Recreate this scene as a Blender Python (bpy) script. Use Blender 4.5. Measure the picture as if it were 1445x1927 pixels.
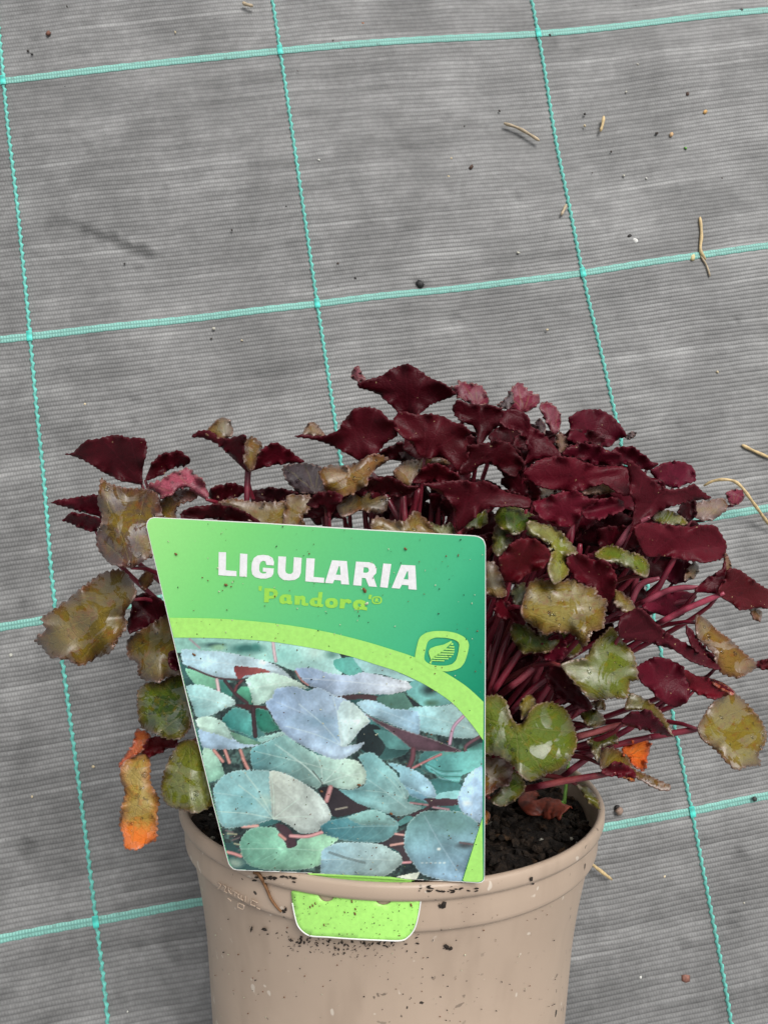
import bpy, math, random
import numpy as np
from mathutils import Vector, Matrix
from mathutils.geometry import delaunay_2d_cdt, tessellate_polygon

# ------------------------------------------------------------------ camera, sky, sun, exposure
for o in list(bpy.data.objects):
    bpy.data.objects.remove(o)
SC = bpy.context.scene
COL = SC.collection
W, H, FPX = 1445.0, 1927.0, 1447.0
CAM = np.array([0.13094527, -0.30942414, 0.39839454])
CR = np.array([0.98523433, -0.15408132, 0.07464759])
CU = np.array([0.14399958, 0.98158379, 0.12552845])
CF = np.array([0.09261446, 0.11292571, -0.98927769])
cd = bpy.data.cameras.new('camera')
cam = bpy.data.objects.new('camera', cd)
COL.objects.link(cam)
cam.matrix_world = Matrix(((CR[0], CU[0], -CF[0], CAM[0]), (CR[1], CU[1], -CF[1], CAM[1]), (CR[2], CU[2], -CF[2], CAM[2]), (0, 0, 0, 1)))
cd.sensor_fit = 'HORIZONTAL'
cd.sensor_width = 36.0
cd.lens = 36.0 * FPX / W
cd.clip_start = 0.01
cd.clip_end = 200.0
SC.camera = cam

SUN_EL, SUN_AZ = math.radians(58), math.radians(38)        # azimuth clockwise from +Y
wd = bpy.data.worlds.new('World')
SC.world = wd
wd.use_nodes = True
wn = wd.node_tree
wn.nodes.clear()
sky = wn.nodes.new('ShaderNodeTexSky')
sky.sky_type = 'NISHITA'
sky.sun_disc = False
sky.sun_elevation = SUN_EL
sky.sun_rotation = SUN_AZ
sky.air_density = 1.0
sky.dust_density = 3.0
hs = wn.nodes.new('ShaderNodeHueSaturation')               # overcast: the blue is mostly gone
hs.inputs['Saturation'].default_value = 0.12
bg = wn.nodes.new('ShaderNodeBackground')
bg.inputs['Strength'].default_value = 0.088
wo = wn.nodes.new('ShaderNodeOutputWorld')
wn.links.new(sky.outputs[0], hs.inputs['Color'])
wn.links.new(hs.outputs[0], bg.inputs['Color'])
wn.links.new(bg.outputs[0], wo.inputs['Surface'])
sl = bpy.data.lights.new('sun', 'SUN')
sl.energy = 1.5
sl.angle = math.radians(28)
sl.color = (1.0, 0.97, 0.93)
sun = bpy.data.objects.new('sun', sl)
COL.objects.link(sun)
sdir = Vector((math.sin(SUN_AZ) * math.cos(SUN_EL), math.cos(SUN_AZ) * math.cos(SUN_EL), math.sin(SUN_EL)))
sun.rotation_euler = sdir.to_track_quat('Z', 'Y').to_euler()
sun.location = sdir * 3
SC.view_settings.view_transform = 'Standard'
SC.view_settings.look = 'None'
SC.view_settings.gamma = 1.0
SC.view_settings.use_curve_mapping = False
SC.view_settings.exposure = 0.55

rng = random.Random(11)
nr = np.random.RandomState(5)

# ------------------------------------------------------------------ frames and rays
POT_R = 0.0819
AZ, TL = 0.160, 0.1337
A_ = np.array([math.sin(AZ) * math.cos(TL), math.cos(AZ) * math.cos(TL), math.sin(TL)])
S_ = np.array([math.cos(AZ), -math.sin(AZ), 0.0])
T_ = np.cross(S_, A_)
O_ = np.array([0.1466, -0.3817, POT_R * math.cos(TL) + 0.0006])
PM = np.array([S_, -T_, A_])                                # rows: pot axes in world
POTM = Matrix(((S_[0], -T_[0], A_[0], O_[0]), (S_[1], -T_[1], A_[1], O_[1]), (S_[2], -T_[2], A_[2], O_[2]), (0, 0, 0, 1)))
CP = PM @ (CAM - O_)


def ray(px):                                                # pixel(s) -> direction in the pot's frame
    px = np.atleast_2d(np.asarray(px, float))
    d = CF + CR * ((px[:, :1] - W / 2) / FPX) - CU * ((px[:, 1:2] - H / 2) / FPX)
    d = d / np.linalg.norm(d, axis=1, keepdims=True)
    return d @ PM.T


def wray(px):
    return ray(px) @ PM


def on_ground(px, z=0.0):
    d = wray(px)
    return CAM + d * ((z - CAM[2]) / d[:, 2:3])


def to_world(p):
    return np.asarray(p) @ PM + O_


def srgb(*c):
    c = [x / 255.0 for x in c[:3]]
    return tuple(x / 12.92 if x <= 0.04045 else ((x + 0.055) / 1.055) ** 2.4 for x in c)


# ------------------------------------------------------------------ node helpers
def new_mat(name):
    m = bpy.data.materials.new(name)
    m.use_nodes = True
    nt = m.node_tree
    b = nt.nodes['Principled BSDF']
    return m, nt, b


class NT:
    def __init__(s, nt):
        s.nt = nt

    def n(s, t, **kw):
        nd = s.nt.nodes.new(t)
        for k, v in kw.items():
            setattr(nd, k, v)
        return nd

    def l(s, a, b):
        s.nt.links.new(a, b)

    def put(s, sock, v):
        if isinstance(v, bpy.types.NodeSocket):
            s.l(v, sock)
        else:
            if isinstance(v, tuple) and len(v) == 3 and sock.type == 'RGBA':
                v = v + (1.0,)
            sock.default_value = v

    def math(s, op, a, b=0.0, c=None, clamp=False):
        nd = s.n('ShaderNodeMath', operation=op, use_clamp=clamp)
        s.put(nd.inputs[0], a)
        s.put(nd.inputs[1], b)
        if c is not None:
            s.put(nd.inputs[2], c)
        return nd.outputs[0]

    def mix(s, f, a, b, blend='MIX'):
        nd = s.n('ShaderNodeMix', data_type='RGBA', blend_type=blend)
        s.put(nd.inputs[0], f)
        s.put(nd.inputs[6], a)
        s.put(nd.inputs[7], b)
        return nd.outputs[2]

    def noise(s, scale, detail=3.0, rough=0.55, vec=None, dist=0.0):
        nd = s.n('ShaderNodeTexNoise')
        nd.inputs['Scale'].default_value = scale
        nd.inputs['Detail'].default_value = detail
        nd.inputs['Roughness'].default_value = rough
        nd.inputs['Distortion'].default_value = dist
        if vec is not None:
            s.l(vec, nd.inputs['Vector'])
        return nd.outputs[0]

    def step(s, v, lo, hi):
        nd = s.n('ShaderNodeMapRange', interpolation_type='SMOOTHSTEP')
        s.put(nd.inputs[0], v)
        nd.inputs[1].default_value = lo
        nd.inputs[2].default_value = hi
        return nd.outputs[0]

    def bump(s, h, strength, dist, prev=None):
        nd = s.n('ShaderNodeBump')
        nd.inputs['Strength'].default_value = strength
        nd.inputs['Distance'].default_value = dist
        s.l(h, nd.inputs['Height'])
        if prev is not None:
            s.l(prev, nd.inputs['Normal'])
        return nd.outputs[0]

    def objvec(s, jitter=True):
        tc = s.n('ShaderNodeTexCoord').outputs['Object']
        if not jitter:
            return tc
        oi = s.n('ShaderNodeObjectInfo').outputs['Random']
        ad = s.n('ShaderNodeVectorMath', operation='ADD')
        s.l(tc, ad.inputs[0])
        s.l(oi, ad.inputs[1])
        return ad.outputs[0]


# ------------------------------------------------------------------ mesh helpers
def link(o, parent=None):
    COL.objects.link(o)
    if parent is not None:
        o.parent = parent
    return o


def mesh_obj(name, verts, faces, mats, parent=None, smooth=True, colors=None):
    me = bpy.data.meshes.new(name)
    me.from_pydata([tuple(map(float, v)) for v in verts], [], [tuple(map(int, f)) for f in faces])
    for m in (mats if isinstance(mats, (list, tuple)) else [mats]):
        me.materials.append(m)
    if colors is not None:
        ca = me.color_attributes.new('print', 'FLOAT_COLOR', 'POINT')
        buf = np.ones((len(verts), 4), np.float32)
        buf[:, :3] = colors
        ca.data.foreach_set('color', buf.ravel())
    if smooth:
        me.polygons.foreach_set('use_smooth', [True] * len(me.polygons))
    me.update()
    return link(bpy.data.objects.new(name, me), parent)


def empty(name, matrix=None):
    o = bpy.data.objects.new(name, None)
    o.empty_display_size = 0.02
    COL.objects.link(o)
    if matrix is not None:
        o.matrix_world = matrix
    return o


def tag(o, label, cat=None, group=None, kind=None):
    o['label'] = label
    if cat:
        o['category'] = cat
    if group:
        o['group'] = group
    if kind:
        o['kind'] = kind
    return o


def catmull(p, sub=6):
    p = np.asarray(p, float)
    n = len(p)
    out = []
    for i in range(n):
        p0, p1, p2, p3 = p[i - 1], p[i], p[(i + 1) % n], p[(i + 2) % n]
        # centripetal-ish tension keeps corners from overshooting
        for k in range(sub):
            t = k / sub
            m1, m2 = (p2 - p0) * 0.36, (p3 - p1) * 0.36
            out.append((2 * t**3 - 3 * t**2 + 1) * p1 + (t**3 - 2 * t**2 + t) * m1 + (-2 * t**3 + 3 * t**2) * p2 + (t**3 - t**2) * m2)
    return np.array(out)


def resample(p, step, closed=True):
    p = np.asarray(p, float)
    q = np.vstack([p, p[:1]]) if closed else p
    s = np.concatenate([[0], np.cumsum(np.hypot(*np.diff(q, axis=0).T))])
    n = max(6, int(s[-1] / step))
    t = np.linspace(0, s[-1], n + 1)[: n if closed else n + 1]
    return np.stack([np.interp(t, s, q[:, 0]), np.interp(t, s, q[:, 1])], 1)


def inside(poly, pts):
    x, y = pts[:, 0], pts[:, 1]
    r = np.zeros(len(pts), bool)
    j = len(poly) - 1
    for i in range(len(poly)):
        xi, yi = poly[i]
        xj, yj = poly[j]
        c = ((yi > y) != (yj > y)) & (x < (xj - xi) * (y - yi) / ((yj - yi) or 1e-9) + xi)
        r ^= c
        j = i
    return r


def edge_dist(poly, pts):
    a = poly
    b = np.roll(poly, -1, 0)
    d = np.full(len(pts), 1e9)
    for i in range(len(a)):
        ab = b[i] - a[i]
        t = np.clip(((pts - a[i]) @ ab) / max(ab @ ab, 1e-9), 0, 1)
        d = np.minimum(d, np.hypot(*(pts - a[i] - t[:, None] * ab).T))
    return d


def area2(p):
    return np.sum(p[:, 0] * np.roll(p[:, 1], -1) - p[:, 1] * np.roll(p[:, 0], -1))


def tri_mesh(outline, spacing):
    """outline (closed, 2-D) -> points, triangles"""
    if area2(outline) < 0:
        outline = outline[::-1]
    lo, hi = outline.min(0), outline.max(0)
    xs = np.arange(lo[0], hi[0], spacing)
    ys = np.arange(lo[1], hi[1], spacing * 0.866)
    g = np.array([(x + (spacing / 2 if k % 2 else 0), y) for k, y in enumerate(ys) for x in xs])
    if len(g):
        g = g + nr.uniform(-0.15, 0.15, g.shape) * spacing
        g = g[inside(outline, g)]
        if len(g):
            g = g[edge_dist(outline, g) > spacing * 0.55]
    pts = np.vstack([outline, g]) if len(g) else outline
    n = len(outline)
    v, e, f, *_ = delaunay_2d_cdt([Vector(p) for p in pts], [], [list(range(n))], 1, 1e-5)
    v = np.array([tuple(p) for p in v])
    f = [tuple(t) for t in f if len(t) == 3]
    return v, f


def hole_mesh(loops):
    tris = tessellate_polygon([[Vector((p[0], p[1], 0)) for p in l] for l in loops])
    return np.vstack([np.asarray(l, float) for l in loops]), [tuple(t) for t in tris]


def orient(verts, tris):                                    # faces towards the camera side (pot frame)
    verts = np.asarray(verts)
    out = []
    for a, b, c in tris:
        n = np.cross(verts[b] - verts[a], verts[c] - verts[a])
        out.append((a, b, c) if n @ (CP - verts[a]) > 0 else (a, c, b))
    return out


def tube(path, radii, sides=8, close=True):
    path = np.asarray(path, float)
    v, f = [], []
    n = len(path)
    prev = None
    for i in range(n):
        t = path[min(i + 1, n - 1)] - path[max(i - 1, 0)]
        t = t / (np.linalg.norm(t) + 1e-12)
        if prev is None:
            u = np.cross(t, [0.31, 0.2, 0.93])
        else:
            u = prev - t * (prev @ t)
        u = u / (np.linalg.norm(u) + 1e-12)
        prev = u
        w = np.cross(t, u)
        for k in range(sides):
            a = 2 * math.pi * k / sides
            v.append(path[i] + radii[i] * (math.cos(a) * u + math.sin(a) * w))
    for i in range(n - 1):
        for k in range(sides):
            f.append((i * sides + k, i * sides + (k + 1) % sides, (i + 1) * sides + (k + 1) % sides, (i + 1) * sides + k))
    if close:
        f.append(tuple(range(sides))[::-1])
        f.append(tuple((n - 1) * sides + k for k in range(sides)))
    return v, f


def bez(p0, p1, p2, p3, n=12):
    t = np.linspace(0, 1, n)[:, None]
    return (1 - t)**3 * p0 + 3 * (1 - t)**2 * t * p1 + 3 * (1 - t) * t**2 * p2 + t**3 * p3


# ------------------------------------------------------------------ materials
def mat_fabric():
    m, nt, b = new_mat('woven_fabric')
    N = NT(nt)
    uv = N.n('ShaderNodeUVMap', uv_map='weave').outputs[0]
    sp = N.n('ShaderNodeSeparateXYZ')
    N.l(uv, sp.inputs[0])
    u, v = sp.outputs[0], sp.outputs[1]
    warp = N.noise(5.0, 2.0, 0.5, uv)
    vv = N.math('ADD', v, N.math('MULTIPLY', warp, 0.012))
    rowf = N.math('MULTIPLY', vv, 62.0)
    row = N.math('FLOOR', rowf)
    rp = N.math('ABSOLUTE', N.math('SINE', N.math('MULTIPLY', rowf, math.pi)))
    cp = N.math('MULTIPLY_ADD', N.math('SINE', N.math('ADD', N.math('MULTIPLY', u, 105 * 2 * math.pi), N.math('MULTIPLY', row, math.pi))), 0.5, 0.5)
    h = N.math('MULTIPLY', rp, N.math('MULTIPLY_ADD', cp, 0.34, 0.66))
    # every tape has its own shade, drifting along its length
    cv = N.n('ShaderNodeCombineXYZ')
    N.l(N.math('MULTIPLY', u, 0.6), cv.inputs[0])
    N.l(N.math('MULTIPLY', row, 7.31), cv.inputs[1])
    tape = N.noise(1.0, 2.0, 0.6, cv.outputs[0])
    pale = N.step(tape, 0.60, 0.72)
    cv2 = N.n('ShaderNodeCombineXYZ')
    N.l(N.math('MULTIPLY', u, 7.0), cv2.inputs[0])
    N.l(N.math('MULTIPLY', row, 3.17), cv2.inputs[1])
    tape2 = N.noise(1.0, 3.0, 0.65, cv2.outputs[0])
    grp = N.n('ShaderNodeCombineXYZ')
    N.l(N.math('MULTIPLY', u, 1.1), grp.inputs[0])
    N.l(N.math('MULTIPLY', vv, 14.0), grp.inputs[1])
    grpn = N.noise(1.0, 3.0, 0.6, grp.outputs[0])
    big = N.noise(3.2, 5.0, 0.6, uv)
    fine = N.noise(60.0, 3.0, 0.7, uv)
    dirt = N.n('ShaderNodeAttribute', attribute_name='dirt').outputs['Fac']
    val = N.math('MULTIPLY', N.math('MULTIPLY_ADD', h, 0.32, 0.73), N.math('MULTIPLY_ADD', tape, 0.75, 0.60))
    val = N.math('MULTIPLY', val, N.math('MULTIPLY_ADD', tape2, 0.70, 0.63))
    val = N.math('MULTIPLY', val, N.math('MULTIPLY_ADD', grpn, 0.70, 0.64))
    val = N.math('MULTIPLY', val, N.math('MULTIPLY_ADD', N.step(big, 0.30, 0.72), 0.42, 0.76))
    val = N.math('MULTIPLY', val, N.math('MULTIPLY_ADD', fine, 0.5, 0.75))
    val = N.math('ADD', val, N.math('MULTIPLY', pale, N.math('MULTIPLY', h, 0.36)))
    val = N.math('MULTIPLY', val, N.math('SUBTRACT', 1.0, N.math('MULTIPLY', dirt, 0.8)))
    dust = N.noise(9.0, 6.0, 0.7, uv, 0.8)
    val = N.math('MULTIPLY', val, N.math('MULTIPLY_ADD', N.step(dust, 0.30, 0.72), 0.24, 0.85))
    sp1 = N.noise(28.0, 4.0, 0.75, uv)
    val = N.math('MULTIPLY', val, N.math('SUBTRACT', 1.0, N.math('MULTIPLY', N.step(sp1, 0.66, 0.74), 0.45)))
    sp3 = N.noise(75.0, 3.0, 0.7, uv)
    val = N.math('MULTIPLY', val, N.math('SUBTRACT', 1.0, N.math('MULTIPLY', N.step(sp3, 0.66, 0.72), 0.40)))
    col = N.mix(1.0, (0.240, 0.239, 0.235), val, 'MULTIPLY')
    N.l(col, b.inputs['Base Color'])
    N.l(N.math('MULTIPLY_ADD', big, -0.25, 0.62), b.inputs['Roughness'])
    b.inputs['Specular IOR Level'].default_value = 0.45
    N.l(N.bump(h, 0.36, 0.0008), b.inputs['Normal'])
    return m


def mat_teal(name, c, rows):
    m, nt, b = new_mat(name)
    N = NT(nt)
    uv = N.n('ShaderNodeUVMap', uv_map='weave').outputs[0]
    sp = N.n('ShaderNodeSeparateXYZ')
    N.l(uv, sp.inputs[0])
    u, v = sp.outputs[0], sp.outputs[1]
    if rows:
        rp = N.math('ABSOLUTE', N.math('SINE', N.math('MULTIPLY', v, 62 * math.pi)))
        cp = N.math('MULTIPLY_ADD', N.math('SINE', N.math('MULTIPLY', u, 105 * 2 * math.pi)), 0.5, 0.5)
        h = N.math('MULTIPLY', rp, N.math('MULTIPLY_ADD', cp, 0.6, 0.4))
    else:
        h = N.math('MULTIPLY_ADD', N.math('SINE', N.math('MULTIPLY', v, 62 * math.pi)), 0.5, 0.5)
    big = N.noise(4.0, 4.0, 0.6, uv)
    fine = N.noise(45.0, 3.0, 0.7, uv)
    val = N.math('MULTIPLY', N.math('MULTIPLY_ADD', h, 0.5, 0.62), N.math('MULTIPLY_ADD', big, 0.5, 0.75))
    c1 = N.mix(1.0, c, val, 'MULTIPLY')
    c2 = N.mix(N.math('MULTIPLY', N.step(fine, 0.52, 0.75), 0.55), c1, (0.10, 0.13, 0.12))
    N.l(c2, b.inputs['Base Color'])
    b.inputs['Roughness'].default_value = 0.5
    N.l(N.bump(h, 0.5, 0.0006), b.inputs['Normal'])
    return m


def mat_plastic():
    m, nt, b = new_mat('taupe_plastic')
    N = NT(nt)
    vec = N.objvec(False)
    big = N.noise(18.0, 4.0, 0.6, vec)
    c = N.mix(big, srgb(172, 151, 132), srgb(196, 175, 155))
    st = N.n('ShaderNodeMapping')
    st.inputs['Scale'].default_value = (1.0, 1.0, 0.22)
    N.l(vec, st.inputs['Vector'])
    streak = N.noise(55.0, 3.0, 0.6, st.outputs[0])
    c = N.mix(N.math('MULTIPLY', N.step(streak, 0.5, 0.72), 0.35), c, srgb(150, 130, 113))
    sp = N.noise(330.0, 2.0, 0.5, vec)
    zone = N.noise(26.0, 3.0, 0.6, vec)
    f = N.math('MULTIPLY', N.step(sp, 0.665, 0.70), N.step(zone, 0.42, 0.62))
    c = N.mix(f, c, (0.025, 0.018, 0.013))
    sp2 = N.noise(240.0, 1.0, 0.5, vec)
    c = N.mix(N.math('MULTIPLY', N.step(sp2, 0.725, 0.75), 0.6), c, srgb(225, 215, 200))
    N.l(c, b.inputs['Base Color'])
    N.l(N.math('MULTIPLY_ADD', big, 0.25, 0.30), b.inputs['Roughness'])
    N.l(N.bump(N.noise(140.0, 3.0, 0.6, vec), 0.12, 0.0006), b.inputs['Normal'])
    return m


def mat_soil(name='soil', c0=(0.010, 0.007, 0.005), c1=(0.048, 0.031, 0.020)):
    m, nt, b = new_mat(name)
    N = NT(nt)
    vec = N.objvec(False)
    a = N.noise(260.0, 6.0, 0.7, vec)
    N.l(N.mix(N.step(a, 0.4, 0.7), c0, c1), b.inputs['Base Color'])
    b.inputs['Roughness'].default_value = 0.75
    b.inputs['Specular IOR Level'].default_value = 0.3
    N.l(N.bump(N.noise(500.0, 5.0, 0.7, vec), 0.8, 0.002), b.inputs['Normal'])
    return m


def mat_leaf(name, top, gloss=0.32, patch=0.5, ca=(124, 102, 14), cb=(126, 66, 26), ce=(92, 48, 44), fa=0.75, fb_=0.55, fe=0.65, tip=None):
    """leaf face; the leaf's own tint is the object colour, UV 'leaf' = px from the stalk / 100"""
    m, nt, b = new_mat(name)
    N = NT(nt)
    oi = N.n('ShaderNodeObjectInfo')
    tint = oi.outputs['Color']
    uv = N.n('ShaderNodeUVMap', uv_map='leaf').outputs[0]
    sp = N.n('ShaderNodeSeparateXYZ')
    N.l(uv, sp.inputs[0])
    rnd = N.n('ShaderNodeVectorMath', operation='ADD')
    N.l(uv, rnd.inputs[0])
    N.l(N.math('MULTIPLY', oi.outputs['Random'], 37.0), rnd.inputs[1])
    rv = rnd.outputs[0]
    edge = N.n('ShaderNodeAttribute', attribute_name='edge').outputs['Fac']       # px/20 from the margin
    wob = N.noise(3.0, 3.0, 0.6, rv)
    x, y = sp.outputs[0], N.math('ADD', sp.outputs[1], N.math('MULTIPLY_ADD', wob, 0.16, -0.08))
    th = N.math('ARCTAN2', y, x)
    rr = N.math('SQRT', N.math('ADD', N.math('MULTIPLY', x, x), N.math('MULTIPLY', y, y)))
    dv = N.math('MULTIPLY', N.math('PINGPONG', N.math('ADD', th, 0.0), 0.24), rr)          # rays every 0.48 rad
    vein = N.math('SUBTRACT', 1.0, N.step(dv, 0.004, 0.024))
    vein = N.math('MULTIPLY', vein, N.step(edge, 0.0, 0.9))
    vo = N.n('ShaderNodeTexVoronoi', feature='DISTANCE_TO_EDGE')
    vo.inputs['Scale'].default_value = 5.5
    N.l(rv, vo.inputs['Vector'])
    net = N.math('SUBTRACT', 1.0, N.step(vo.outputs['Distance'], 0.0, 0.07))
    n1 = N.noise(2.0, 5.0, 0.62, rv, 0.6)
    n2 = N.noise(7.0, 4.0, 0.65, rv)
    n3 = N.noise(26.0, 3.0, 0.6, rv)
    if top:
        c = N.mix(N.math('MULTIPLY', N.step(n1, 0.42, 0.62), fa), tint, srgb(*ca))
        c = N.mix(N.math('MULTIPLY', N.step(n2, 0.50, 0.68), fb_), c, srgb(*cb))
        c = N.mix(N.math('MULTIPLY', N.math('SUBTRACT', 1.0, N.step(N.math('ADD', edge, N.math('MULTIPLY', n2, 1.2)), 0.5, 1.6)), fe), c, srgb(*ce))
        if tip:
            c = N.mix(N.math('MULTIPLY', N.step(N.math('ADD', sp.outputs[0], N.math('MULTIPLY_ADD', n2, 0.5, -0.25)), 1.15, 1.6), 0.9), c, srgb(*tip))
        c = N.mix(N.math('MULTIPLY', net, 0.10), c, srgb(60, 52, 26))
        c = N.mix(N.math('MULTIPLY', vein, 0.22), c, srgb(140, 130, 80))
    else:
        c = N.mix(N.math('MULTIPLY', N.step(n1, 0.40, 0.68), 0.30), tint, srgb(92, 10, 28))
        c = N.mix(N.math('MULTIPLY', N.step(n2, 0.52, 0.75), 0.45), c, srgb(40, 5, 9))
        c = N.mix(N.math('MULTIPLY', vein, 0.10), c, srgb(130, 40, 58))
        c = N.mix(N.math('MULTIPLY', net, 0.03), c, srgb(120, 30, 46))
    rim = N.math('SUBTRACT', 1.0, N.step(edge, 0.04, 0.16))
    c = N.mix(N.math('MULTIPLY', rim, N.math('MULTIPLY', N.step(n3, 0.40, 0.60), 0.6 if top else 0.18)), c, srgb(176, 142, 132) if top else srgb(150, 82, 90))
    spot = N.step(N.noise(16.0, 1.0, 0.5, rv), 0.77, 0.79)
    c = N.mix(N.math('MULTIPLY', spot, 0.7), c, srgb(176, 150, 110))
    N.l(c, b.inputs['Base Color'])
    film = N.step(N.noise(1.5, 5.0, 0.62, rv, 1.0), 0.475, 0.505)                          # wet film in patches
    ro = N.math('MULTIPLY_ADD', film, -patch * 0.35, gloss + 0.16)
    N.l(N.math('ADD', ro, N.math('MULTIPLY', n3, 0.08)), b.inputs['Roughness'])
    if top:
        N.l(N.math('MULTIPLY_ADD', film, 0.3, 0.16), b.inputs['Specular IOR Level'])
    else:
        b.inputs['Specular IOR Level'].default_value = 0.20
    b.inputs['Coat IOR'].default_value = 1.95
    if top:
        N.l(N.math('MULTIPLY_ADD', film, patch * 1.9, 0.03), b.inputs['Coat Weight'])
    N.l(N.math('MULTIPLY_ADD', film, 0.02, 0.46), b.inputs['Coat Roughness'])
    hgt = N.math('ADD', N.math('MULTIPLY', n2, 1.0), N.math('MULTIPLY', n3, 0.35))
    hgt = N.math('ADD', hgt, N.math('MULTIPLY', vein, -0.22 if top else 0.10))
    hgt = N.math('ADD', hgt, N.math('MULTIPLY', net, -0.16))
    N.l(N.bump(hgt, 0.55 if top else 0.22, 0.0015), b.inputs['Normal'])
    tr = N.n('ShaderNodeBsdfTranslucent')
    N.l(N.mix(0.5, c, tint), tr.inputs['Color'])
    ms = N.n('ShaderNodeMixShader')
    ms.inputs[0].default_value = 0.12
    N.l(b.outputs[0], ms.inputs[1])
    N.l(tr.outputs[0], ms.inputs[2])
    N.l(ms.outputs[0], nt.nodes['Material Output'].inputs['Surface'])
    return m


def mat_stalk():
    m, nt, b = new_mat('red_stalk')
    N = NT(nt)
    oi = N.n('ShaderNodeObjectInfo')
    vec = N.objvec()
    a = N.noise(90.0, 4.0, 0.6, vec)
    c = N.mix(N.step(a, 0.35, 0.7), oi.outputs['Color'], srgb(96, 22, 40))
    N.l(c, b.inputs['Base Color'])
    b.inputs['Roughness'].default_value = 0.36
    b.inputs['Specular IOR Level'].default_value = 0.6
    N.l(N.bump(N.noise(300.0, 2.0, 0.5, vec), 0.2, 0.0008), b.inputs['Normal'])
    return m


def mat_flat(name, c, rough=0.5, var=0.0, scale=200.0, spec=0.5):
    m, nt, b = new_mat(name)
    b.inputs['Roughness'].default_value = rough
    b.inputs['Specular IOR Level'].default_value = spec
    if var:
        N = NT(nt)
        a = N.noise(scale, 4.0, 0.65, N.objvec())
        lo = tuple(x * (1 - var) for x in c)
        hi = tuple(min(1, x * (1 + var)) for x in c)
        N.l(N.mix(N.step(a, 0.3, 0.7), lo, hi), b.inputs['Base Color'])
    else:
        b.inputs['Base Color'].default_value = tuple(c) + (1.0,)
    return m


def mat_print(name, grain=0.05):
    m, nt, b = new_mat(name)
    N = NT(nt)
    a = N.n('ShaderNodeAttribute', attribute_name='print').outputs['Color']
    vec = N.objvec(False)
    g = N.noise(1400.0, 2.0, 0.6, vec)
    sc = N.noise(45.0, 5.0, 0.65, vec)
    c = N.mix(1.0, a, N.math('ADD', N.math('MULTIPLY_ADD', g, grain * 2, 1 - grain), N.math('MULTIPLY_ADD', sc, 0.07, -0.035)), 'MULTIPLY')
    N.l(c, b.inputs['Base Color'])
    N.l(N.math('MULTIPLY_ADD', sc, 0.25, 0.26), b.inputs['Roughness'])
    b.inputs['Specular IOR Level'].default_value = 0.4
    N.l(N.bump(g, 0.05, 0.0003), b.inputs['Normal'])
    return m


def mat_water():
    m, nt, b = new_mat('water')
    b.inputs['Base Color'].default_value = (1, 1, 1, 1)
    b.inputs['Roughness'].default_value = 0.02
    b.inputs['IOR'].default_value = 1.33
    b.inputs['Transmission Weight'].default_value = 1.0
    return m


M_FAB = mat_fabric()
M_BAND = mat_teal('teal_tape', srgb(136, 196, 184), True)
M_THR = mat_teal('teal_thread', srgb(114, 206, 192), False)
M_KNOT = mat_teal('teal_knot', srgb(84, 220, 204), False)
M_POT = mat_plastic()
M_SOIL = mat_soil()
M_TOP = mat_leaf('leaf_upper_face', True)
M_UND = mat_leaf('leaf_under_face', False, 0.30, 0.2)
M_ORG = mat_leaf('dying_leaf_face', True, 0.4, 0.2, (150, 118, 44), (176, 84, 36), (170, 52, 40), 0.25, 0.35, 0.5, (226, 112, 34))
M_PNK = mat_leaf('young_leaf_face', True, 0.4, 0.12, (134, 44, 66), (84, 26, 40), (110, 30, 48), 0.5, 0.5, 0.4)
M_DRK = mat_leaf('shaded_purple_face', True, 0.36, 0.12, (70, 56, 58), (84, 56, 56), (60, 34, 40), 0.5, 0.4, 0.5)
M_GRN = mat_leaf('green_leaf_face', True, 0.32, 0.5, (98, 112, 8), (132, 104, 10), (104, 66, 36), 0.6, 0.4, 0.55)
M_STK = mat_stalk()
M_PRINT = mat_print('printed_card')
M_WHITE = mat_flat('white_card', srgb(238, 238, 234), 0.42)
M_LET = mat_flat('white_ink', srgb(244, 243, 244), 0.4, 0.06, 900.0)
M_LIME = mat_flat('lime_ink', srgb(174, 238, 118), 0.4, 0.06, 700.0)
M_LIME2 = mat_flat('lime_text_ink', srgb(160, 224, 84), 0.4, 0.06, 900.0)
M_WATER = mat_water()

# ------------------------------------------------------------------ ground: woven membrane
UNIT = 0.15
ASP = 0.9766
LAT = [((0, 0), (7, 152)), ((1, 0), (527, 92)), ((2, 0), (1012, 63)), ((2.92, 0), (1445, 19)), ((0, 1), (58, 634)), ((1, 1), (597, 571)),
       ((2, 1), (1096, 513)), ((2.70, 1), (1445, 463)), ((0, 2), (107, 1163)), ((2, 2), (1198, 995)), ((2.34, 2), (1370, 968)), ((0, 3), (181, 1734)), ((2, 3), (1301, 1527)),
       ((1, 1.62), (640, 860)), ((2, 1.6), (1158, 785))]
LUV = np.array([a for a, b in LAT], float)
LID = np.stack([LUV[:, 0] * UNIT, -LUV[:, 1] * UNIT * ASP], 1)
LRES = on_ground(np.array([b for a, b in LAT], float))[:, :2] - LID
K = np.exp(-((LUV[:, None] - LUV[None]) ** 2).sum(2) / (2 * 0.55**2))
LW = np.linalg.solve(K + 0.02 * np.eye(len(LAT)), LRES)


def gz(u, v):
    return 0.0007 * np.sin(u * 5.1 + v * 1.7) + 0.0006 * np.sin(v * 7.3 - u * 2.2) + 0.0004 * np.sin(u * 13.0 + 1.0) * np.sin(v * 11.0)


def fabric(u, v, dz=0.0):
    u = np.asarray(u, float).ravel()
    v = np.asarray(v, float).ravel()
    k = np.exp(-((u[:, None] - LUV[None, :, 0])**2 + (v[:, None] - LUV[None, :, 1])**2) / (2 * 0.55**2))
    xy = np.stack([u * UNIT, -v * UNIT * ASP], 1) + k @ LW
    return np.column_stack([xy, gz(u, v) + dz])


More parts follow.
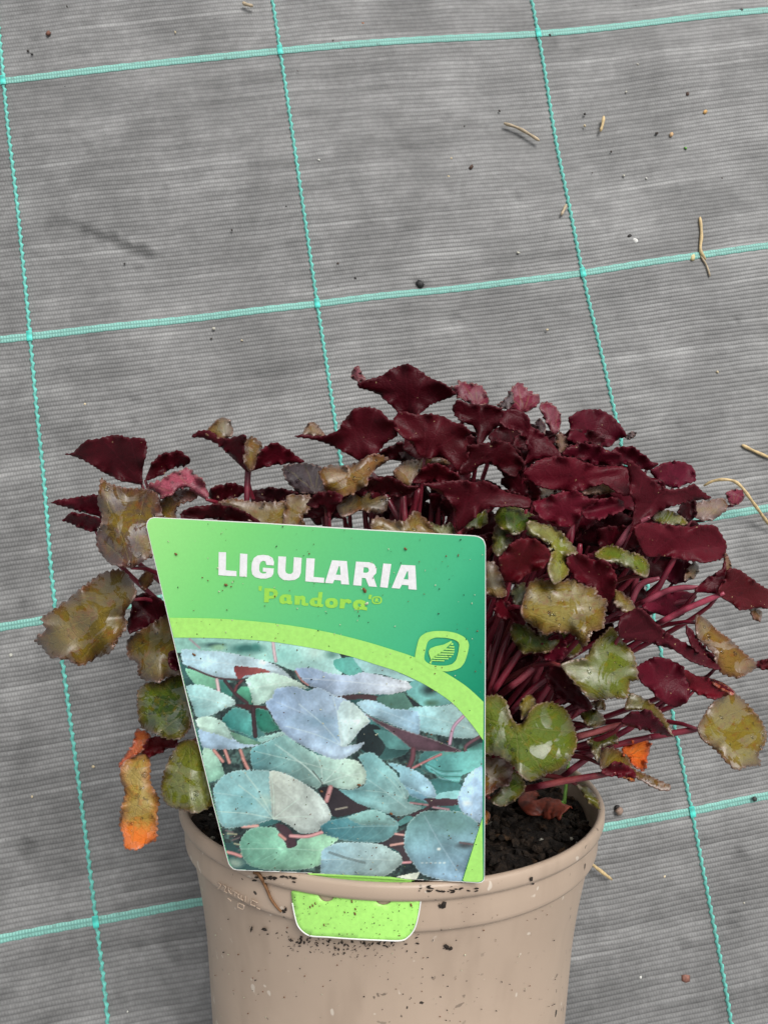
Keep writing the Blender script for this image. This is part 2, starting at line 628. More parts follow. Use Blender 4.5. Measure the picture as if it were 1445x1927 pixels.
def add_uv(o, name, uv):
    me = o.data
    l = me.uv_layers.new(name=name)
    vi = np.zeros(len(me.loops), np.int32)
    me.loops.foreach_get('vertex_index', vi)
    l.data.foreach_set('uv', np.asarray(uv, np.float32)[vi].ravel())


us = np.concatenate([[-20, -10, -5, -3, -2, -1.2], np.arange(-0.7, 3.7, 0.02), [4, 5, 6, 8, 13, 22]])
vs = np.concatenate([[-20, -10, -5, -3, -2, -1.2], np.arange(-0.9, 4.3, 0.02), [4.6, 5.5, 7, 9, 14, 22]])
UU, VV = np.meshgrid(us, vs)
gp = fabric(UU, VV)
nu, nv = len(us), len(vs)
ii, jj = np.meshgrid(np.arange(nu - 1), np.arange(nv - 1))
q = (jj * nu + ii).ravel()
gf = np.stack([q, q + nu, q + nu + 1, q + 1], 1)
ground = mesh_obj('ground_fabric', gp, gf, M_FAB)
add_uv(ground, 'weave', np.column_stack([UU.ravel(), VV.ravel()]))
dirt = np.zeros(len(gp))


def stain(p0, p1, r, a):
    e = on_ground([p0, p1])[:, :2]
    ab = e[1] - e[0]
    t = np.clip(((gp[:, :2] - e[0]) @ ab) / max(ab @ ab, 1e-9), 0, 1)
    d = np.hypot(*(gp[:, :2] - e[0] - t[:, None] * ab).T) / (r / 3600.0)
    d = d * (0.55 + 0.95 * nr.rand(len(d)))
    np.maximum(dirt, a * np.clip(1.6 - d, 0, 1), out=dirt)


stain((165, 432), (285, 476), 8, 0.75)
stain((95, 412), (165, 432), 9, 0.35)
stain((790, 534), (791, 535), 9, 1.0)
for k in range(90):
    px = (rng.uniform(-100, 1550), rng.uniform(-50, 1980))
    stain(px, (px[0] + rng.uniform(-14, 14), px[1] + rng.uniform(-6, 6)), rng.uniform(4, 9), rng.uniform(0.15, 0.5))
at = ground.data.attributes.new('dirt', 'FLOAT', 'POINT')
at.data.foreach_set('value', dirt.astype(np.float32))
tag(ground, 'dark grey woven ground cover fabric with a teal grid', kind='structure')

for vrow in range(-2, 6):
    uu = np.arange(-1.5, 4.6, 0.02)
    wv = 0.0138
    offs = [(-1, -0.3), (-0.6, 1.0), (0, 0.7), (0.6, 1.0), (1, -0.3)]
    V, UVs = [], []
    for s, hh in offs:
        jit = 0.0012 * np.sin(uu * 2 * math.pi * 33 + s)
        vv = vrow + s * wv + (jit if abs(s) == 1 else 0)
        V.append(fabric(uu, np.full_like(uu, 0) + vv, 0.00025 + 0.0003 * hh))
        UVs.append(np.column_stack([uu, np.full_like(uu, 0) + vv]))
    n = len(uu)
    F = [(a * n + i, (a + 1) * n + i, (a + 1) * n + i + 1, a * n + i + 1) for a in range(4) for i in range(n - 1)]
    o = mesh_obj('teal_band', np.vstack(V), F, M_BAND, ground)
    add_uv(o, 'weave', np.vstack(UVs))
for ucol in range(-1, 5):
    vv = np.arange(-2.0, 4.8, 1 / 248.0)
    zig = 0.0023 * np.sin(vv * 2 * math.pi * 31)
    wid = 0.0072 * (0.80 + 0.20 * np.sin(vv * 2 * math.pi * 62))
    hump = 0.0004 + 0.0004 * (0.5 + 0.5 * np.sin(vv * 2 * math.pi * 31 + 1.3))
    V, UVs = [], []
    for s, hh in [(-1, -0.4), (-0.5, 0.8), (0, 1), (0.5, 0.8), (1, -0.4)]:
        u_ = ucol + zig + s * wid
        p = fabric(u_, vv)
        p[:, 2] += 0.0006 + hump * hh
        V.append(p)
        UVs.append(np.column_stack([u_, vv]))
    n = len(vv)
    F = [(a * n + i, a * n + i + 1, (a + 1) * n + i + 1, (a + 1) * n + i) for a in range(4) for i in range(n - 1)]
    o = mesh_obj('teal_thread', np.vstack(V), F, M_THR, ground)
    add_uv(o, 'weave', np.vstack(UVs))
for ucol in range(0, 4):
    for vrow in range(0, 4):
        a, b2 = np.meshgrid(np.linspace(-1, 1, 5), np.linspace(-1, 1, 6))
        u_ = ucol + a.ravel() * 0.0095
        v_ = vrow + b2.ravel() * 0.019
        p = fabric(u_, v_)
        p[:, 2] += 0.0010 + 0.0008 * (1 - 0.7 * a.ravel()**2) * (1 - 0.4 * b2.ravel()**2)
        F = [(j * 5 + i, (j + 1) * 5 + i, (j + 1) * 5 + i + 1, j * 5 + i + 1) for j in range(5) for i in range(4)]
        o = mesh_obj('crossing_knot', p, F, M_KNOT, ground)
        add_uv(o, 'weave', np.column_stack([u_, v_]))

# ------------------------------------------------------------------ pot
pot = empty('plant_pot', POTM)
tag(pot, 'taupe plastic nursery pot lying on its side on the fabric', 'plant pot')


def lathe(name, prof, mat, parent, n=128):
    v, f = [], []
    for (rr_, z) in prof:
        for k in range(n):
            a = 2 * math.pi * k / n
            v.append((rr_ * math.sin(a), -rr_ * math.cos(a), z))
    for i in range(len(prof) - 1):
        for k in range(n):
            f.append((i * n + k, i * n + (k + 1) % n, (i + 1) * n + (k + 1) % n, (i + 1) * n + k))
    return mesh_obj(name, v, f, mat, parent)


lathe('rim', [(0.0784, -0.0120), (0.0790, -0.0050), (0.0792, -0.0015), (0.0796, -0.0004), (0.0806, 0.0), (0.0815, -0.0004), (0.0819, -0.0012), (0.0818, -0.0040), (0.0814, -0.0052), (0.0801, -0.0058)], M_POT, pot)
lathe('collar', [(0.0800, -0.0050), (0.0799, -0.0060), (0.0797, -0.0100), (0.0795, -0.0140), (0.0793, -0.0150), (0.0788, -0.0158), (0.0774, -0.0164), (0.0760, -0.0166)], M_POT, pot)


def wall_r(h):
    return 0.0677 + (0.095 - h) * 0.0745 + (0.0036 * ((0.055 - h) / 0.039)**1.7 if h < 0.055 else 0.0)


wall = [(wall_r(h), -h) for h in np.concatenate([np.linspace(0.0156, 0.055, 22), np.linspace(0.06, 0.126, 12)])] + [(0.0650, -0.1295), (0.0630, -0.130), (0.0, -0.1295)]
lathe('wall', wall, M_POT, pot)
lathe('inner_wall', [(wall_r(h) - 0.0012, -h) for h in np.linspace(0.05, 0.018, 8)] + [(0.0778, -0.0150), (0.0784, -0.0118)], M_POT, pot)

# moulded marks on the collar
MK = []


def cyl_hit(px, R):
    d = ray(px)
    a = d[:, 0]**2 + d[:, 1]**2
    bq = CP[0] * d[:, 0] + CP[1] * d[:, 1]
    c = CP[0]**2 + CP[1]**2 - R * R
    t = (-bq - np.sqrt(np.maximum(bq * bq - a * c, 1e-12))) / a
    return CP + d * t[:, None]


def zone(o, s):
    return lambda pts: np.asarray(o, float) + np.asarray(pts, float) / s


ZC = zone((330, 1560), 6.283)
MV, MF = [], []
marks = [[(500, 640), (540, 665), (500, 720)], [(560, 665), (600, 690), (575, 740), (610, 760)], [(620, 700), (655, 720)], [(625, 705), (640, 760), (668, 775)],
         [(690, 745), (730, 765)], [(710, 760), (700, 800)], [(745, 770), (740, 815), (800, 850)], [(780, 790), (775, 835)], [(830, 800), (825, 870)],
         [(745, 880), (815, 910), (800, 960), (735, 930), (745, 880)], [(900, 840), (890, 900), (950, 920)], [(905, 845), (970, 880)], [(620, 820), (660, 860)], [(960, 935), (1000, 955)]]
for mk in marks:
    p2 = resample(ZC(mk), 2.0, False)
    p3 = cyl_hit(p2, 0.0800)
    v, f = tube(p3, [0.00022] * len(p3), 5)
    MF += [tuple(i + len(MV) for i in t) for t in f]
    MV += list(v)
mesh_obj('moulded_mark', MV, MF, M_POT, pot)


# ------------------------------------------------------------------ soil
def ico(r, n=0, rough=0.25):
    """small irregular lump, 20 faces"""
    t = (1 + 5**0.5) / 2
    v = np.array([(-1, t, 0), (1, t, 0), (-1, -t, 0), (1, -t, 0), (0, -1, t), (0, 1, t), (0, -1, -t), (0, 1, -t), (t, 0, -1), (t, 0, 1), (-t, 0, -1), (-t, 0, 1)], float)
    v /= np.linalg.norm(v[0])
    v *= r * (1 + nr.uniform(-rough, rough, (12, 1)))
    f = [(0, 11, 5), (0, 5, 1), (0, 1, 7), (0, 7, 10), (0, 10, 11), (1, 5, 9), (5, 11, 4), (11, 10, 2), (10, 7, 6), (7, 1, 8), (3, 9, 4), (3, 4, 2), (3, 2, 6), (3, 6, 8), (3, 8, 9), (4, 9, 5), (2, 4, 11), (6, 2, 10), (8, 6, 7), (9, 8, 1)]
    return v, f


SOILZ = -0.012
sv, sf = [], []
NRG, NSG = 26, 96
for i in range(NRG + 1):
    r = 0.0779 * i / NRG
    for k in range(NSG):
        a = 2 * math.pi * k / NSG
        x, y = r * math.sin(a), -r * math.cos(a)
        sv.append((x, y, SOILZ + 0.0022 * math.sin(x * 190 + y * 60) * math.sin(y * 160) + nr.uniform(-0.0012, 0.0012) + 0.004 * (1 - r / 0.08)))
for i in range(NRG):
    for k in range(NSG):
        sf.append((i * NSG + k, (i + 1) * NSG + k, (i + 1) * NSG + (k + 1) % NSG, i * NSG + (k + 1) % NSG))
soil = mesh_obj('potting_soil', sv, sf, M_SOIL)
soil.matrix_world = POTM
tag(soil, 'dark crumbly potting soil inside the taupe pot', 'soil', kind='stuff')


def lumps(name, n, rmin, rmax, mat, where, parent, stretch=1.0, kind='stuff'):
    V, F = [], []
    for _ in range(n):
        v, f = ico(rng.uniform(rmin, rmax) if rmax < 0.002 else rmin + (rmax - rmin) * rng.random()**2, rough=0.35)
        m = Matrix.Rotation(rng.uniform(0, 6.28), 3, Vector((rng.uniform(-1, 1), rng.uniform(-1, 1), rng.uniform(-1, 1))).normalized())
        sc = np.array([1, rng.uniform(0.55, 1), rng.uniform(0.5, 0.9)]) if stretch == 1 else np.array([stretch, 1, 0.6])
        v = (v * sc) @ np.array(m).T + where()
        F += [tuple(i + len(V) for i in t) for t in f]
        V += list(v)
    o = mesh_obj(name, V, F, mat, parent, smooth=False)
    if kind:
        o['kind'] = kind
    return o


def on_soil():
    r, a = 0.0762 * math.sqrt(rng.random()), rng.uniform(0, 6.28)
    return np.array([r * math.sin(a), -r * math.cos(a), SOILZ + rng.uniform(0, 0.002) + 0.004 * (1 - r / 0.08)])


lumps('soil_crumbs', 1800, 0.0005, 0.0030, M_SOIL, on_soil, soil)
lumps('bark_chips', 220, 0.0007, 0.0017, mat_soil('bark', (0.03, 0.016, 0.008), (0.11, 0.062, 0.03)), on_soil, soil, 2.2)
lumps('perlite_grains', 46, 0.0006, 0.0017, mat_flat('perlite', srgb(150, 148, 136), 0.7, 0.3), on_soil, soil)

# ------------------------------------------------------------------ the label
CT, CYW = math.radians(10), math.radians(-10)
CN = np.array([math.sin(CYW) * math.cos(CT), -math.cos(CYW) * math.cos(CT), -math.sin(CT)])
C0 = np.array([0.0, -0.0796, 0.0])


def on_card(px, lift=0.0):
    d = ray(px)
    t = ((C0 + CN * lift - CP) @ CN) / (d @ CN)
    return CP + d * t[:, None]


label = empty('plant_label', POTM)
tag(label, 'green printed plant label slotted into the pot rim', 'plant label')
Z6 = zone((260, 950), 2.125)
P1, P2, P3, P4 = (zone(o, 4.8167) for o in ((330, 1180), (620, 1180), (360, 1420), (620, 1420)))
card_px = np.array([(275.5, 991), (276, 983), (280, 976), (289, 973.5), (500, 984.5), (700, 997), (893, 1008), (903, 1010), (910, 1015.5), (914, 1025), (914, 1200), (913, 1450),
                    (912, 1652), (910, 1660), (903, 1663), (869, 1660.5), (786, 1656.5), (578, 1644), (446, 1638.5), (437, 1636), (430, 1627), (400, 1512), (350, 1308), (300, 1094)])
card_px = resample(card_px, 6.0)


def slab(name, outline, lift, thick, mat, parent):
    v2, f2 = tri_mesh(outline, 24.0)
    n = len(v2)
    fr, bk = on_card(v2, lift), on_card(v2, lift) - CN * thick
    f2 = orient(fr, f2)
    V = np.vstack([fr, bk])
    F = list(f2) + [(c + n, b + n, a + n) for a, b, c in f2]
    cnt = {}
    for a, b, c in f2:
        for e in ((a, b), (b, c), (c, a)):
            cnt[tuple(sorted(e))] = cnt.get(tuple(sorted(e)), 0) + 1
    for a, b, c in f2:
        for e in ((a, b), (b, c), (c, a)):
            if cnt[tuple(sorted(e))] == 1:
                F.append((e[0], e[0] + n, e[1] + n, e[1]))
    return mesh_obj(name, V, F, mat, parent, smooth=False)


card = slab('card', card_px, 0.0, 0.00035, M_WHITE, label)
neck = slab('neck', resample([(578, 1640), (775, 1652), (772, 1700), (582, 1690)], 10), -0.0004, 0.00035, M_LIME, label)
LAY = 0.00007


def decal(name, outline, layer, mat, parent, colorf=None, spacing=14.0, mapper=None):
    v2, f2 = tri_mesh(np.asarray(outline, float), spacing)
    v3 = (mapper or on_card)(v2, layer * LAY)
    return mesh_obj(name, v3, orient(v3, f2), mat, parent, smooth=False, colors=None if colorf is None else colorf(v2))


def decal_holes(name, loops, layer, mat, parent):
    v2, f2 = hole_mesh(loops)
    v3 = on_card(v2, layer * LAY)
    return mesh_obj(name, v3, orient(v3, f2), mat, parent, smooth=False)


def lerp3(stops, t):
    t = np.clip(t, 0, 1)
    xs = [s[0] for s in stops]
    return np.stack([np.interp(t, xs, [s[1][k] for s in stops]) for k in range(3)], 1)


def lin(c):
    c = np.asarray(c, float) / 255.0
    return np.where(c <= 0.04045, c / 12.92, ((c + 0.055) / 1.055)**2.4)


def green(v2):                                             # printed run, yellow-green to deep green; some brightness from lighting is in the colours
    t = (v2[:, 0] - 280) / 640 * 0.75 + (v2[:, 1] - 980) / 420 * 0.32
    return lin(lerp3([(0, (164, 238, 140)), (0.22, (128, 220, 126)), (0.5, (98, 202, 132)), (0.75, (72, 188, 136)), (1.0, (14, 138, 104))], t))


ctr = card_px.mean(0)
ins = np.array([p + (ctr - p) / np.linalg.norm(ctr - p) * 1.7 for p in card_px])
decal('green_background', ins, 1, M_PRINT, label, green, 10.0)

band_top = np.vstack([Z6([(124, 452), (300, 455), (450, 465), (600, 482), (750, 508), (900, 545), (1000, 575), (1110, 612)]), P2([(1030, 405), (1200, 510), (1300, 590), (1395, 680)])])
band_bot = np.vstack([P1([(-12, 97), (300, 100), (600, 112), (880, 135), (1200, 185), (1390, 220)]), P2([(0, 222), (200, 270), (400, 335), (600, 400), (800, 490), (950, 575), (1100, 680), (1200, 780), (1300, 900), (1393, 1030)])])


def smooth_open(p, step=4.0):
    p = np.asarray(p, float)
    q = np.vstack([2 * p[0] - p[1], p, 2 * p[-1] - p[-2]])
    out = []
    for i in range(1, len(q) - 2):
        for k in range(6):
            t = k / 6
            m1, m2 = (q[i + 1] - q[i - 1]) * 0.5, (q[i + 2] - q[i]) * 0.5
            out.append((2 * t**3 - 3 * t**2 + 1) * q[i] + (t**3 - 2 * t**2 + t) * m1 + (-2 * t**3 + 3 * t**2) * q[i + 1] + (t**3 - t**2) * m2)
    out.append(q[-2])
    return resample(np.array(out), step, False)


bt, bb = smooth_open(band_top), smooth_open(band_bot)
decal('lime_band', np.vstack([bt, bb[::-1]]), 4, M_LIME, label)
decal('lime_corner', resample(P4([(1385, 580), (1392, 1135), (1380, 1150), (1350, 1160), (1205, 1152)]), 6), 4, M_LIME, label)
decal('lime_strip', resample(P4([(-200, 1078), (0, 1088), (300, 1102), (560, 1112), (620, 1122), (780, 1148), (300, 1118), (-190, 1092)]), 6), 4, M_LIME, label)

# the printed photograph, painted as ink colours on a fine grid
STEP = 1.45
gx = np.arange(328, 914, STEP)
gy = np.arange(1196, 1662, STEP)
GX, GY = np.meshgrid(gx, gy)
PX = np.column_stack([GX.ravel(), GY.ravel()])


def vnoise(scale, seed):
    r = np.random.RandomState(seed)
    g = r.rand(64, 64)
    x, y = PX[:, 0] / scale, PX[:, 1] / scale
    xi, yi = np.floor(x).astype(int), np.floor(y).astype(int)
    fx, fy = x - xi, y - yi
    fx, fy = fx * fx * (3 - 2 * fx), fy * fy * (3 - 2 * fy)
    G = lambda a, b: g[a % 64, b % 64]
    return (G(xi, yi) * (1 - fx) + G(xi + 1, yi) * fx) * (1 - fy) + (G(xi, yi + 1) * (1 - fx) + G(xi + 1, yi + 1) * fx) * fy


VN = [vnoise(s, i) for i, s in enumerate((3, 7, 16, 38))]
fb = 0.2 * VN[0] + 0.25 * VN[1] + 0.3 * VN[2] + 0.25 * VN[3]
INK = np.stack([np.interp(fb, [0.3, 0.5, 0.7], [c0, c1, c2]) for c0, c1, c2 in ((28, 52, 92), (38, 66, 120), (42, 66, 116))], 1)


def teeth2(p, amp=1.6, per=9.0, seed=0):
    p = resample(p, 1.5)
    d = np.roll(p, -1, 0) - np.roll(p, 1, 0)
    nrm = np.stack([d[:, 1], -d[:, 0]], 1) / (np.linalg.norm(d, axis=1, keepdims=True) + 1e-9)
    s = np.arange(len(p)) * 1.5
    r = np.random.RandomState(seed)
    ph = s / per + 0.3 * np.sin(s / 23.0 + r.rand() * 6)
    return p + nrm * (amp * ((ph % 1.0) - 0.5))[:, None] * (1 if area2(p) > 0 else -1)


def paint(pts, ca, cb=None, ang=0.0, rim=0.35, tooth=2.2, mott=0.07, smooth=True, shade=0.16, veins=True):
    p = np.asarray(pts, float)
    if smooth:
        p = catmull(p, 5)
    seed = int(abs(p.sum())) % 9999
    p = teeth2(p, tooth, 8.5, seed) if tooth else resample(p, 2.0)
    m = inside(p, PX)
    if not m.any():
        return
    x = PX[m]
    lo, hi = p.min(0), p.max(0)
    dr = np.array([math.cos(ang), math.sin(ang)])
    pr = x @ dr
    t = (pr - pr.min()) / (np.ptp(pr) + 1e-9)
    cb = ca if cb is None else cb
    c = np.asarray(ca, float) * (1 - t[:, None]) + np.asarray(cb, float) * t[:, None]
    e = edge_dist(p, x)
    c = c * (1 + mott * 2 * (fb[m] - 0.5)[:, None]) * (1 + shade * (VN[3][m] - 0.5)[:, None] * 2)
    if rim and veins:                                       # printed leaves round off into shade at the far margin
        c = c * (1 - 0.20 * np.clip(1 - e / 9.0, 0, 1) * (PX[m][:, 1] > x[:, 1].mean()))[:, None]
        c = c * (0.93 + 0.14 * VN[2][m])[:, None]
    if rim:
        k = np.clip(1.5 - e / 1.3, 0, 1) * rim * 0.8 * (0.4 + 0.9 * VN[1][m])
        c = c * (1 - k[:, None]) + np.array([226, 234, 234.0]) * k[:, None]
    INK[m] = c
    if rim and veins and m.sum() > 1500:                    # printed leaves carry a midrib and side veins
        q_ = x - x.mean(0)
        ev, evec = np.linalg.eigh(q_.T @ q_)
        ax = evec[:, 1]
        half = math.sqrt(ev[1] / len(x)) * 1.75
        c0_ = x.mean(0)
        pr_ = np.array([-ax[1], ax[0]])
        side_ = np.sign((x - c0_) @ pr_)
        INK[m] *= (1 + 0.02 * side_)[:, None]
        keep_ = INK.copy()
        pline([c0_ - ax * half, c0_ + pr_ * 2, c0_ + ax * half], 1.2, np.asarray(cb) * 0.5 + 118, 0.42)
        for kk in range(-2, 3):
            for sg in (-1, 1):
                a0_ = c0_ + ax * half * kk * 0.34
                pline([a0_, a0_ + (ax * 0.42 + pr_ * sg * 0.36) * half * 0.5 + pr_ * sg * 1.5, a0_ + (ax * 0.9 + pr_ * sg * 0.62) * half * 0.72], 0.9, np.asarray(cb) * 0.5 + 112, 0.20)
        INK[~m] = keep_[~m]


def pline(pts, w, c, a=1.0):
    p = np.asarray(pts, float)
    p = smooth_open(p, 2.0) if len(p) > 2 else p
    w2 = w / 2 + 2
    lo, hi = p.min(0) - w2, p.max(0) + w2
    ids = np.nonzero((PX[:, 0] > lo[0]) & (PX[:, 0] < hi[0]) & (PX[:, 1] > lo[1]) & (PX[:, 1] < hi[1]))[0]
    X_l = PX[ids]
    d = np.full(len(ids), 1e9)
    for i in range(len(p) - 1):
        ab = p[i + 1] - p[i]
        t = np.clip(((X_l - p[i]) @ ab) / max(ab @ ab, 1e-9), 0, 1)
        d = np.minimum(d, np.hypot(*(X_l - p[i] - t[:, None] * ab).T))
    k = (np.clip(w / 2 + 0.7 - d, 0, 1) * a)[:, None]
    sh = (1.12 - 0.35 * np.clip(d / max(w / 2, 0.5), 0, 1))[:, None]
    INK[ids] = INK[ids] * (1 - k) + np.asarray(c, float) * (sh if w > 3 else 1.0) * k


def pveins(a, ends, c, w=1.1, al=0.45):
    for e in ends:
        mid = (np.asarray(a) + np.asarray(e)) / 2 + np.array([3.0, -3.0])
        pline([a, mid, e], w, c, al)


def blob(c, rx, ry, col, a=1.0):
    d = np.hypot((PX[:, 0] - c[0]) / rx, (PX[:, 1] - c[1]) / ry)
    k = (np.clip(1.3 - d, 0, 1) * a * (0.6 + 0.7 * VN[2]))[:, None].clip(0, 1)
    INK[:] = INK * (1 - k) + np.asarray(col, float) * k


for _k in range(46):
    c_ = np.array([rng.uniform(330, 915), rng.uniform(1210, 1660)])
    a_, rx_, ry_ = rng.uniform(-0.6, 0.6), rng.uniform(26, 52), rng.uniform(14, 30)
    rot_ = np.array([[math.cos(a_), -math.sin(a_)], [math.sin(a_), math.cos(a_)]])
    g_ = rng.uniform(0.7, 1.1)
    pp_ = np.array([(rx_ * math.cos(t_) * (1.15 if math.cos(t_) > 0.7 else 1), ry_ * math.sin(t_)) for t_ in np.linspace(0, 6.283, 11)[:-1]]) @ rot_.T + c_
    paint(pp_, (84 * g_, 134 * g_, 134 * g_), (52 * g_, 92 * g_, 94 * g_), rng.uniform(0, 6), 0.15, 1.8, veins=False)
paint(P1([(0, 80), (880, 120), (1445, 200), (1500, 440), (1090, 400), (900, 330), (600, 260), (440, 230), (0, 230)]), (150, 200, 190), (178, 216, 216), 0.4, 0, 0)
blob(P1([(640, 200)])[0], 34, 10, (60, 112, 108))
blob(P1([(340, 165)])[0], 26, 5, (56, 84, 84))
blob(P1([(730, 185)])[0], 8, 8, (70, 130, 124))
blob(P1([(390, 185)])[0], 16, 6, (150, 190, 160))
blob(P1([(1000, 260)])[0], 30, 16, (150, 210, 205), 0.7)
blob(P1([(1270, 230)])[0], 28, 14, (196, 222, 216), 0.8)
pline(P1([(885, 130), (895, 220), (910, 310)]), 6, (218, 188, 198))
pline(P1([(130, 110), (220, 190)]), 3, (170, 150, 160))
paint(P1([(60, 205), (250, 215), (430, 225), (560, 250), (700, 280), (850, 320), (950, 370), (1050, 460), (1030, 475), (860, 415), (620, 465), (480, 470), (370, 455), (230, 410), (120, 360), (70, 330)]), (176, 208, 226), (200, 214, 226), 0.2)
paint(P1([(90, 375), (370, 470), (390, 560), (200, 540)]), (132, 188, 164), (120, 178, 150), 0, 0, 0)
paint(P1([(410, 490), (520, 560), (500, 650), (420, 600)]), (70, 132, 122), None, 0, 0, 0)
paint(P1([(600, 540), (680, 560), (700, 700), (640, 680), (560, 600)]), (84, 152, 126), None, 0, 0.1, 0)
paint(P1([(530, 360), (680, 365), (800, 380), (860, 412), (740, 430), (640, 440), (570, 475)]), (134, 62, 66), (150, 86, 84), 0, 0, 1.5)
pline(P1([(120, 362), (370, 460), (620, 482)]), 3.2, (84, 58, 64))
pline(P1([(450, 490), (540, 600), (650, 690)]), 6, (72, 52, 58))
pline(P1([(600, 490), (560, 530), (540, 580)]), 5, (112, 62, 68))
pline(P1([(375, 480), (385, 530), (395, 600)]), 6, (226, 192, 198))
paint(P1([(640, 480), (720, 430), (850, 415), (980, 440), (1100, 490), (1210, 560), (1120, 550), (1000, 540), (910, 590), (880, 640), (800, 690), (710, 710), (690, 620), (660, 540)]), (196, 230, 222), (210, 226, 214), 0)
paint(P1([(100, 540), (230, 525), (330, 560), (430, 600), (520, 650), (545, 700), (430, 750), (330, 800), (200, 820), (150, 700)]), (162, 212, 218), (200, 226, 226), -0.5)
paint(P1([(545, 700), (830, 720), (840, 750), (760, 745), (700, 760), (600, 735)]), (78, 48, 52), None, 0, 0, 1)
paint(P1([(420, 860), (450, 800), (540, 730), (650, 760), (695, 820), (690, 990), (600, 960), (500, 930)]), (50, 122, 120), (104, 176, 172), -0.6)
paint(P1([(720, 745), (830, 760), (900, 870), (950, 930), (800, 960), (740, 900)]), (36, 104, 90), (60, 124, 108))
pline(P1([(705, 735), (712, 860), (725, 990)]), 8, (64, 46, 52))
paint(P1([(500, 950), (720, 1030), (780, 1060), (640, 1085), (540, 1020)]), (104, 142, 124), None, 0, 0.1, 0)
paint(P1([(740, 1010), (850, 980), (970, 950), (1010, 965), (900, 1010), (780, 1050)]), (142, 190, 186), (170, 200, 196))
paint(P1([(210, 930), (330, 940), (500, 1000), (600, 1060), (760, 1075), (500, 1112), (350, 1110), (250, 1100)]), (172, 196, 224), (182, 204, 228))
paint(P1([(190, 838), (310, 810), (440, 870), (520, 1020), (380, 975), (225, 930)]), (200, 226, 214), (184, 212, 206))
paint(P1([(250, 1112), (340, 1118), (400, 1210), (440, 1350), (280, 1400)]), (184, 216, 200), (150, 200, 180), 1.2, 0.2)
for a, b_ in (((350, 1120), (430, 1220)), ((450, 1120), (490, 1230)), ((590, 1120), (640, 1260)), ((610, 1190), (660, 1290))):
    pline(P1([a, b_]), 6, (204, 144, 138))
paint(P2([(40, 300), (220, 280), (300, 400), (200, 450), (60, 380)]), (94, 170, 160), (110, 176, 170), 0, 0, 0)
paint(P2([(220, 275), (480, 350), (780, 490), (640, 480), (470, 430), (320, 412)]), (164, 206, 210), (180, 214, 218), 0, 0, 0)
blob(P2([(20, 250)])[0], 14, 8, (90, 130, 124))
paint(P2([(700, 590), (730, 510), (800, 480), (980, 580), (1110, 690), (880, 725), (760, 680)]), (108, 164, 164), (120, 170, 168), 0, 0, 0)
blob(P2([(900, 570)])[0], 17, 12, (38, 52, 52))
blob(P2([(930, 690)])[0], 14, 7, (70, 100, 80))
paint(P2([(60, 630), (300, 608), (440, 630), (430, 670), (280, 655), (150, 662)]), (74, 54, 58), None, 0, 0, 0)
paint(P2([(430, 640), (680, 600), (830, 720), (700, 755), (560, 735), (480, 700)]), (78, 114, 104), (100, 140, 130), 0, 0, 0)
paint(P2([(680, 600), (835, 716), (760, 726)]), (42, 48, 52), None, 0, 0, 0, smooth=False)
paint(np.vstack([P1([(1085, 380), (1240, 370)]), P2([(0, 420), (200, 440), (300, 410), (470, 440), (640, 480), (700, 490), (745, 550), (690, 580), (560, 610), (400, 612), (250, 605), (50, 628)]), P1([(1300, 560), (1210, 530), (1130, 450)])]), (160, 182, 220), (222, 222, 232), 0)
pline(P1([(1090, 400), (1140, 480), (1205, 530)]), 2.5, (176, 120, 118))
paint(P2([(710, 750), (850, 722), (1000, 720), (1120, 700), (1210, 790), (1330, 930), (1375, 1000), (1200, 1012), (1050, 992), (900, 962), (815, 930)]), (150, 196, 208), (188, 216, 216), -0.4)
paint(P2([(250, 690), (360, 660), (480, 700), (560, 740), (710, 752), (810, 780), (815, 980), (740, 960), (600, 900), (480, 850), (330, 780)]), (168, 198, 214), (160, 190, 216), 0)
paint(P2([(250, 940), (340, 880), (440, 900), (500, 1000), (500, 1110), (430, 1190), (300, 1120), (250, 1070)]), (30, 40, 44), (40, 50, 52), 0, 0, 0)
paint(P2([(400, 930), (560, 960), (700, 1060), (730, 1110), (540, 1104), (470, 1020)]), (84, 134, 134), (100, 150, 150), 0, 0.1, 0)
paint(P2([(880, 1210), (1030, 1130), (1200, 1130), (1390, 1050), (1395, 1300), (1100, 1300)]), (106, 162, 158), (96, 160, 150), 0, 0, 0)
blob(P2([(1290, 1060)])[0], 20, 10, (50, 66, 66))
paint(P2([(310, 780), (420, 835), (600, 910), (800, 975), (980, 1035), (1200, 1130), (1000, 1130), (780, 1122), (735, 1100), (640, 1020), (520, 930), (400, 855)]), (98, 74, 84), (88, 62, 74), 0, 0.5, 1.0)
pline(P2([(1225, 800), (1130, 900), (1100, 1000), (1090, 1060)]), 6, (194, 154, 178))
pline(P2([(1380, 985), (1260, 1060), (1230, 1110), (1270, 1210), (1360, 1300)]), 6, (112, 78, 88))
pline(np.vstack([P2([(760, 1110)]), P4([(745, 60), (655, 240)])]), 9, (112, 70, 80))
pline(P4([(1010, 0), (880, 60), (755, 125)]), 4.5, (188, 124, 128))
paint(P4([(870, 90), (1000, 20), (1390, -40), (1395, 110), (1200, 190), (1170, 260), (1000, 200), (900, 150)]), (92, 162, 164), (120, 180, 176), 0, 0, 0)
for k in range(5):
    pline(P4([(880 + 20 * k, 90 + 22 * k), (1020, 150 + 24 * k), (1200, 150 + 26 * k)]), 2.2, (150, 205, 214) if k % 2 else (60, 110, 104), 0.6)
paint(P4([(530, 80), (660, 100), (820, 170), (930, 270), (970, 390), (880, 385), (760, 320), (620, 260), (640, 180)]), (140, 186, 200), (162, 190, 212), 0.4)
paint(P4([(620, 262), (720, 300), (880, 382), (910, 440), (760, 390), (680, 330)]), (146, 186, 206), (120, 164, 190), 0)
